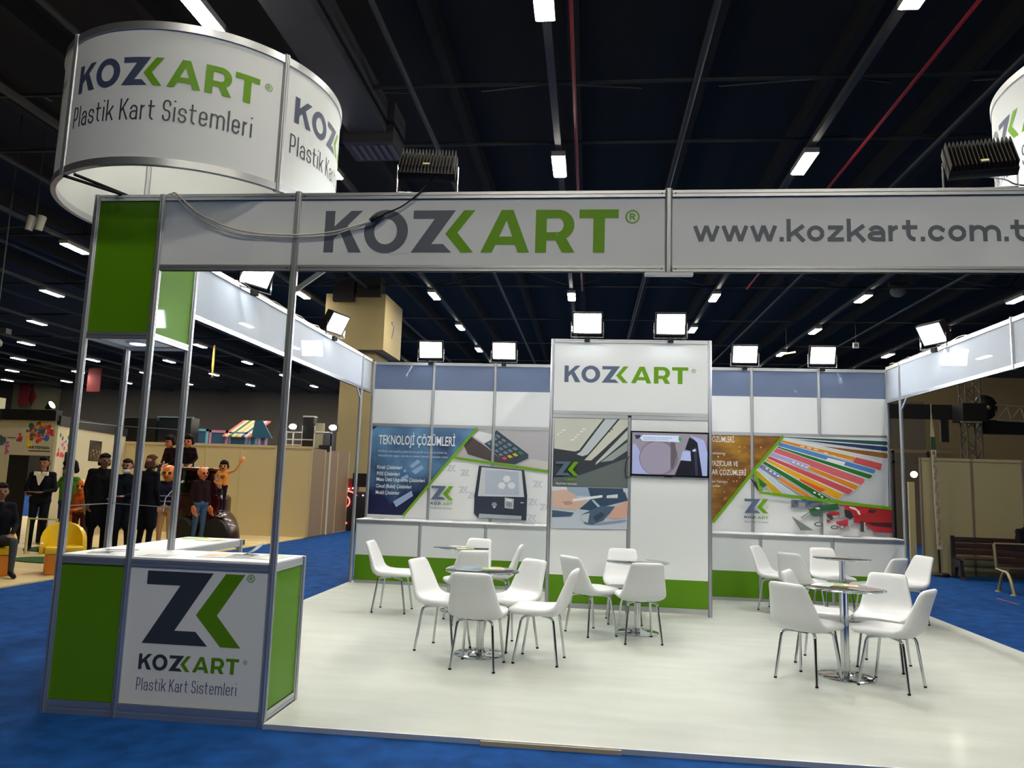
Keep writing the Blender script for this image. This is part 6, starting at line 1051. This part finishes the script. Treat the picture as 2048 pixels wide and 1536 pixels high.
def person(label, loc, rz, J, top, trousers, shoes=(20, 20, 22), skinc=SK, hair=(22, 18, 16), k=1.0, name='person', cat='person', hs=None, face=(0, -1, 0), voxel=.013, fat=1.0, sleeves=True, coat=False, extra=None, **kw):
    t = thing(name, label, cat, loc, radians(rz)); J = dict(J); fj = Vector(face).normalized(); hs = (hs or 1.0) * k
    J = scale(J, k); J['face'] = tuple(fj)
    fin = .3 if cat != 'person' else .6
    ms = [mat(skinc, fin, coat=.2 if cat != 'person' else 0), mat(top, .9, spec=.1), mat(trousers, .9, spec=.1), mat(shoes, .6, spec=.2)]
    b = body(J, hs, k, fat=fat, sleeves=sleeves, long_coat=coat, hk=1.05 if cat == 'person' else 1.75)
    o = skin('body', b, ms, t, voxel)
    face_bits(t, J['hd'], fj, hs, hairc=hair, vol=1.28 if cat == 'statue' else 1.06, **kw)
    if extra: extra(t)
    return t
JET = (20, 20, 26)
def tub_chair(loc, rz, label):
    t = thing('tub_chair', label, 'chair', loc, radians(rz), None); YM = mat((226, 186, 20), .4, coat=.2); OM = mat((206, 124, 16), .45)
    MB().box((-.22, -.24, 0), (.22, .2, .30)).obj('base_block', OM, t, local=True, bevel=.02); MB().box((-.25, -.27, .30), (.25, .22, .40)).obj('seat', YM, t, local=True, bevel=.03)
    q = MB(); n = 14; vs = []; fs = []
    for i in range(n + 1):
        a = pi * i / n; z = .38 + .36 * sin(a) ** .6
        for r in (.25, .31): vs += [(r * cos(a), -.02 + r * sin(a) * .85, .28), (r * cos(a), -.02 + r * sin(a) * .85, z)]
    for i in range(n):
        a, b = i * 4, i * 4 + 4; fs += [(a, b, b + 1, a + 1), (a + 2, a + 3, b + 3, b + 2), (a + 1, b + 1, b + 3, a + 3), (a, a + 2, b + 2, b)]
    fs += [(0, 1, 3, 2), (n * 4, n * 4 + 2, n * 4 + 3, n * 4 + 1)]
    q.add(vs, fs).obj('back', YM, t, local=True, smooth=40); return t
tub_chair((-4.33, 5.95, -.01), 40, 'empty yellow tub chair with orange base behind the seated man')
tub_chair((-5.02, 5.40, -.01), 52, 'yellow tub chair under the seated man at the frame edge')
person('person in dark jacket and grey jeans seated on a yellow tub chair', (-4.97, 5.37, -.01), 52, SIT, JET, (66, 72, 78), skinc=SKD)
def white_collar(t):
    MB().add([(-.09, -.118, 1.44), (.09, -.118, 1.44), (.0, -.135, 1.22), (-.02, -.135, 1.22)], [(0, 1, 2, 3)]).obj('shirt_front', mat((214, 206, 180), .7), t, local=True)
    for s in (-1, 1): MB().box((.02 * s - .05, -.13, 1.40), (.02 * s + .05, -.05, 1.475), 0, Matrix.Translation((s * .045, 0, 0))).obj('collar', mat((214, 206, 180), .7), t, local=True, bevel=.01)
HOLD = dict(STAND, el=(.24, -.04, 1.14), wl=(.10, -.26, 1.10), er=(-.24, -.04, 1.14), wr=(-.12, -.26, 1.06))
person('person in black suit with open white collar before the dark doorway', (-6.72, 8.45, -.01), 20, HOLD, JET, (22, 22, 28), skinc=(140, 92, 66), extra=white_collar)
tb = thing('tablet', 'flat grey tablet held by the person in the open white collar', 'tablet', (-6.62, 8.13, 1.09)); MB().box((-6.76, 8.06, 1.085), (-6.50, 8.22, 1.10)).obj('body', mat((120, 108, 84), .3), tb, bevel=.004)
person('person in black with dark hair looking down, beyond the counter posts', (-5.22, 8.0, -.01), 55, dict(STAND, hd=(0, -.05, 1.61)), (14, 14, 18), (14, 14, 18), skinc=(110, 70, 54), k=1.06, hair_len=.04, coat=True)
person('person with glasses, moustache and white mask under the chin', (-4.78, 8.05, -.01), 8, HOLD, (18, 22, 32), (18, 20, 28), k=1.0, moust=(24, 18, 16), mask=(214, 220, 224), glasses=True, coat=True, hair=(40, 22, 18))
person('person with brown hair and long dark coat, back turned to us', (-4.38, 8.1, -.01), 165, STAND, (16, 18, 26), (18, 18, 24), k=1.05, hair=(70, 46, 34), hair_len=.07, eyes=False, coat=True, fat=1.15)
# painted statues
ORS = (222, 128, 50)
def stripes(t):
    for z in (.86, .98, 1.08): MB().lathe([(.172, 0), (.176, .012), (.172, .024)], 20, 0, Matrix.Translation((0, 0, z)) @ Matrix.Diagonal((1.1, .8, 1, 1))).obj('stripe', mat((120, 124, 150), .6), t, local=True)
    MB().tube([(.12, -.13, 1.2), (.02, -.16, 1.05), (.0, -.17, .8)], .012, 6).obj('strap', mat((190, 186, 200), .6), t, local=True)
person('painted statue with big orange face, striped dark top and beige trousers', (-4.50, 8.95, -.01), 12, STAND, (30, 28, 44), (176, 138, 96), skinc=ORS, k=.93, hs=1.55, name='statue', cat='statue', hair=(230, 130, 60), bald=True, extra=stripes, fat=1.15)
person('small painted statue with orange face and dark legs, beyond the first counter post', (-6.28, 9.0, -.01), 10, dict(STAND, wl=(.25, -.2, 1.1)), (190, 90, 40), (90, 40, 32), skinc=ORS, k=.74, hs=1.7, name='statue', cat='statue', hair=(150, 90, 40), bald=True)
person('small painted statue with orange face and pale shirt, beside a black-clad person', (-5.90, 8.75, -.01), -10, dict(STAND, wr=(-.2, -.25, 1.1)), (170, 160, 130), (80, 62, 70), skinc=ORS, k=.72, hs=1.75, name='statue', cat='statue', hair=(214, 120, 44), bald=True)
person('painted statue with black hair and green shirt standing behind the outer tower post', (-6.72, 9.2, -.01), 0, dict(STAND, er=(-.3, -.02, 1.2), wr=(-.34, -.12, 1.4)), (74, 120, 40), (50, 60, 90), skinc=(214, 140, 110), k=.94, hs=1.5, name='statue', cat='statue', hair=(14, 12, 20))
# car statue group
CR = mat((50, 6, 10), .25, coat=.5, name='dark_red_lacquer')
car = thing('model_car', 'dark red glossy cartoon car carrying painted statues', 'car', (-4.9, 11.6, -.01))
def slab(poly, y0, y1): return MB().prism(poly, y1 - y0, 0, Matrix.Translation((0, y1, 0)) @ Matrix.Rotation(pi / 2, 4, 'X'))
slab([(-5.7, .12), (-4.55, .12), (-4.55, 1.0), (-4.62, 1.06), (-5.66, 1.06), (-5.72, .98)], 11.1, 11.7).obj('body', CR, car, bevel=.05)
slab([(-5.66, 1.0), (-4.66, 1.0), (-4.74, 1.50), (-4.84, 1.60), (-5.5, 1.60), (-5.6, 1.52)], 11.15, 11.65).obj('cabin', CR, car, bevel=.05)
slab([(-5.52, 1.08), (-5.16, 1.08), (-5.16, 1.46), (-5.48, 1.46)], 11.13, 11.16).obj('window', mat((10, 10, 12), .08), car); slab([(-5.10, 1.08), (-4.76, 1.08), (-4.84, 1.46), (-5.10, 1.46)], 11.13, 11.16).obj('window', mat((10, 10, 12), .08), car)
slab([(-4.78, .02)] + [(-4.60 + .41 * cos(a) * 1.02, .02 + .72 * sin(a)) for a in [pi * .62 - pi * .62 * i / 12 for i in range(13)]], 10.95, 11.5).obj('front_fender', CR, car, bevel=.04)
slab([(-5.66, 1.58), (-4.70, 1.58), (-4.70, 1.64), (-5.66, 1.64)], 11.05, 11.65).obj('roof_rim', mat((90, 14, 16), .2, coat=.5), car, bevel=.02)
MB().tube([(-5.6, 11.02, 1.64), (-4.8, 11.02, 1.64)], .015, 6).obj('roof_rail', STEEL, car)
for x in (-5.3, -4.5): MB().lathe([(.1, -.1), (.26, -.1), (.29, -.06), (.29, .06), (.26, .1), (.1, .1)], 24, 0, Matrix.Translation((x, 11.0, .28)) @ Matrix.Rotation(pi / 2, 4, 'X')).obj('wheel', mat((14, 12, 14), .6), car, smooth=40)
slab([(-5.0, .62), (-4.86, .62), (-4.86, .65), (-5.0, .65)], 11.07, 11.1).obj('door_handle', CHROME, car)
MB().ball((-4.44, 10.95, .62), .07, 8, 0, (1.4, .5, .5)).obj('headlamp', CHROME, car, smooth=60)
MB().box((-4.22, 10.95, -.01), (-4.02, 11.4, .10)).obj('bumper', mat((24, 10, 12), .4), car, bevel=.02)
SITH = dict(SIT, al=(.14, -.50, .10), tl=(.15, -.62, .06), ar=(-.12, -.48, .12), tr=(-.12, -.6, .08), el=(.26, .0, .74), wl=(.22, -.22, .56), er=(-.26, 0, .74), wr=(-.05, -.24, .56))
DKS = (36, 22, 26)
person('painted boy statue in dark shirt on the car roof, head bent aside', (-5.98, 11.44, 1.27), -20, SITH, DKS, (44, 48, 58), skinc=(196, 112, 70), k=.78, hs=1.5, name='statue', cat='statue', hair=(28, 18, 22), shoes=(150, 120, 80))
person('painted boy statue in dark sweater and green trousers on the car roof', (-5.56, 11.44, 1.27), 8, SITH, (28, 18, 26), (48, 60, 40), skinc=(206, 122, 76), k=.80, hs=1.5, name='statue', cat='statue', hair=(26, 16, 20), shoes=(200, 196, 180))
person('painted statue of a bald man in blue jeans at the car door', (-4.78, 10.72, -.01), 62, STAND, (36, 22, 24), (58, 84, 112), skinc=(206, 116, 66), k=.94, hs=1.35, name='statue', cat='statue', hair=(60, 40, 70), bald=True)
WAVE = dict(STAND, el=(.38, -.02, 1.50), wl=(.58, -.06, 1.78), hld=(.35, -.05, .9), hls=(.9, .1, -.35), er=(-.38, .06, 1.16), wr=(-.16, -.09, 1.0), hrd=(.8, -.3, -.4), hrs=(0, -.3, 1))
def chest_hair(t): MB().ball((0, -.078, .78), .04, 8, 0, (1.3, .18, 1.0)).obj('chest_hair', mat((120, 66, 34), .8), t, local=True, smooth=60)
person('painted statue of a shirtless moustached man waving on the car fender', (-4.56, 11.22, .68), 14, WAVE, (232, 150, 70), (34, 26, 36), skinc=(226, 146, 76), k=.62, hs=1.6, name='statue', cat='statue', hair=(26, 18, 20), moust=(26, 18, 20), sleeves=False, voxel=.010, shoes=(40, 20, 20), extra=chest_hair)
gp = thing('grass_mat', 'flat green grass mat under the painted statues', 'mat', (-6.3, 9.2, -.01))
MB().lathe([(.9, 0), (.92, .012), (.88, .02)], 28, 0, Matrix.Translation((-6.3, 8.9, -.01)) @ Matrix.Diagonal((1, .6, 1, 1))).obj('mat', noisy('green_turf', (20, 60, 14), (44, 92, 26), 20, .95, bump=.4), gp)
gp2 = thing('grass_mat', 'nearer green grass mat behind the empty yellow tub chair', 'mat', (-5.2, 7.2, -.01))
MB().lathe([(.8, 0), (.82, .012), (.78, .02)], 28, 0, Matrix.Translation((-5.3, 7.3, -.01)) @ Matrix.Diagonal((1.1, .55, 1, 1))).obj('mat', noisy('green_turf_b', (20, 60, 14), (44, 92, 26), 20, .95, bump=.4), gp2)
lf = thing('guard_rail', 'low pale frame on the cream platform beyond the seated man', 'frame', (-6.2, 8.3, -.01)); MB().tube([(-6.55, 8.0, -.01), (-6.55, 8.0, .62), (-6.0, 8.0, .62), (-6.0, 8.0, -.01)], .025, 6).obj('rail', mat((190, 180, 130), .5), lf)
SITB = dict(SIT)
person('person in black with bowed head sitting on the dark bench', (11.86, 10.72, -.03), 20, dict(SIT, hd=(0, -.1, 1.12)), (24, 22, 30), (26, 24, 30), skinc=SKD, k=.98)
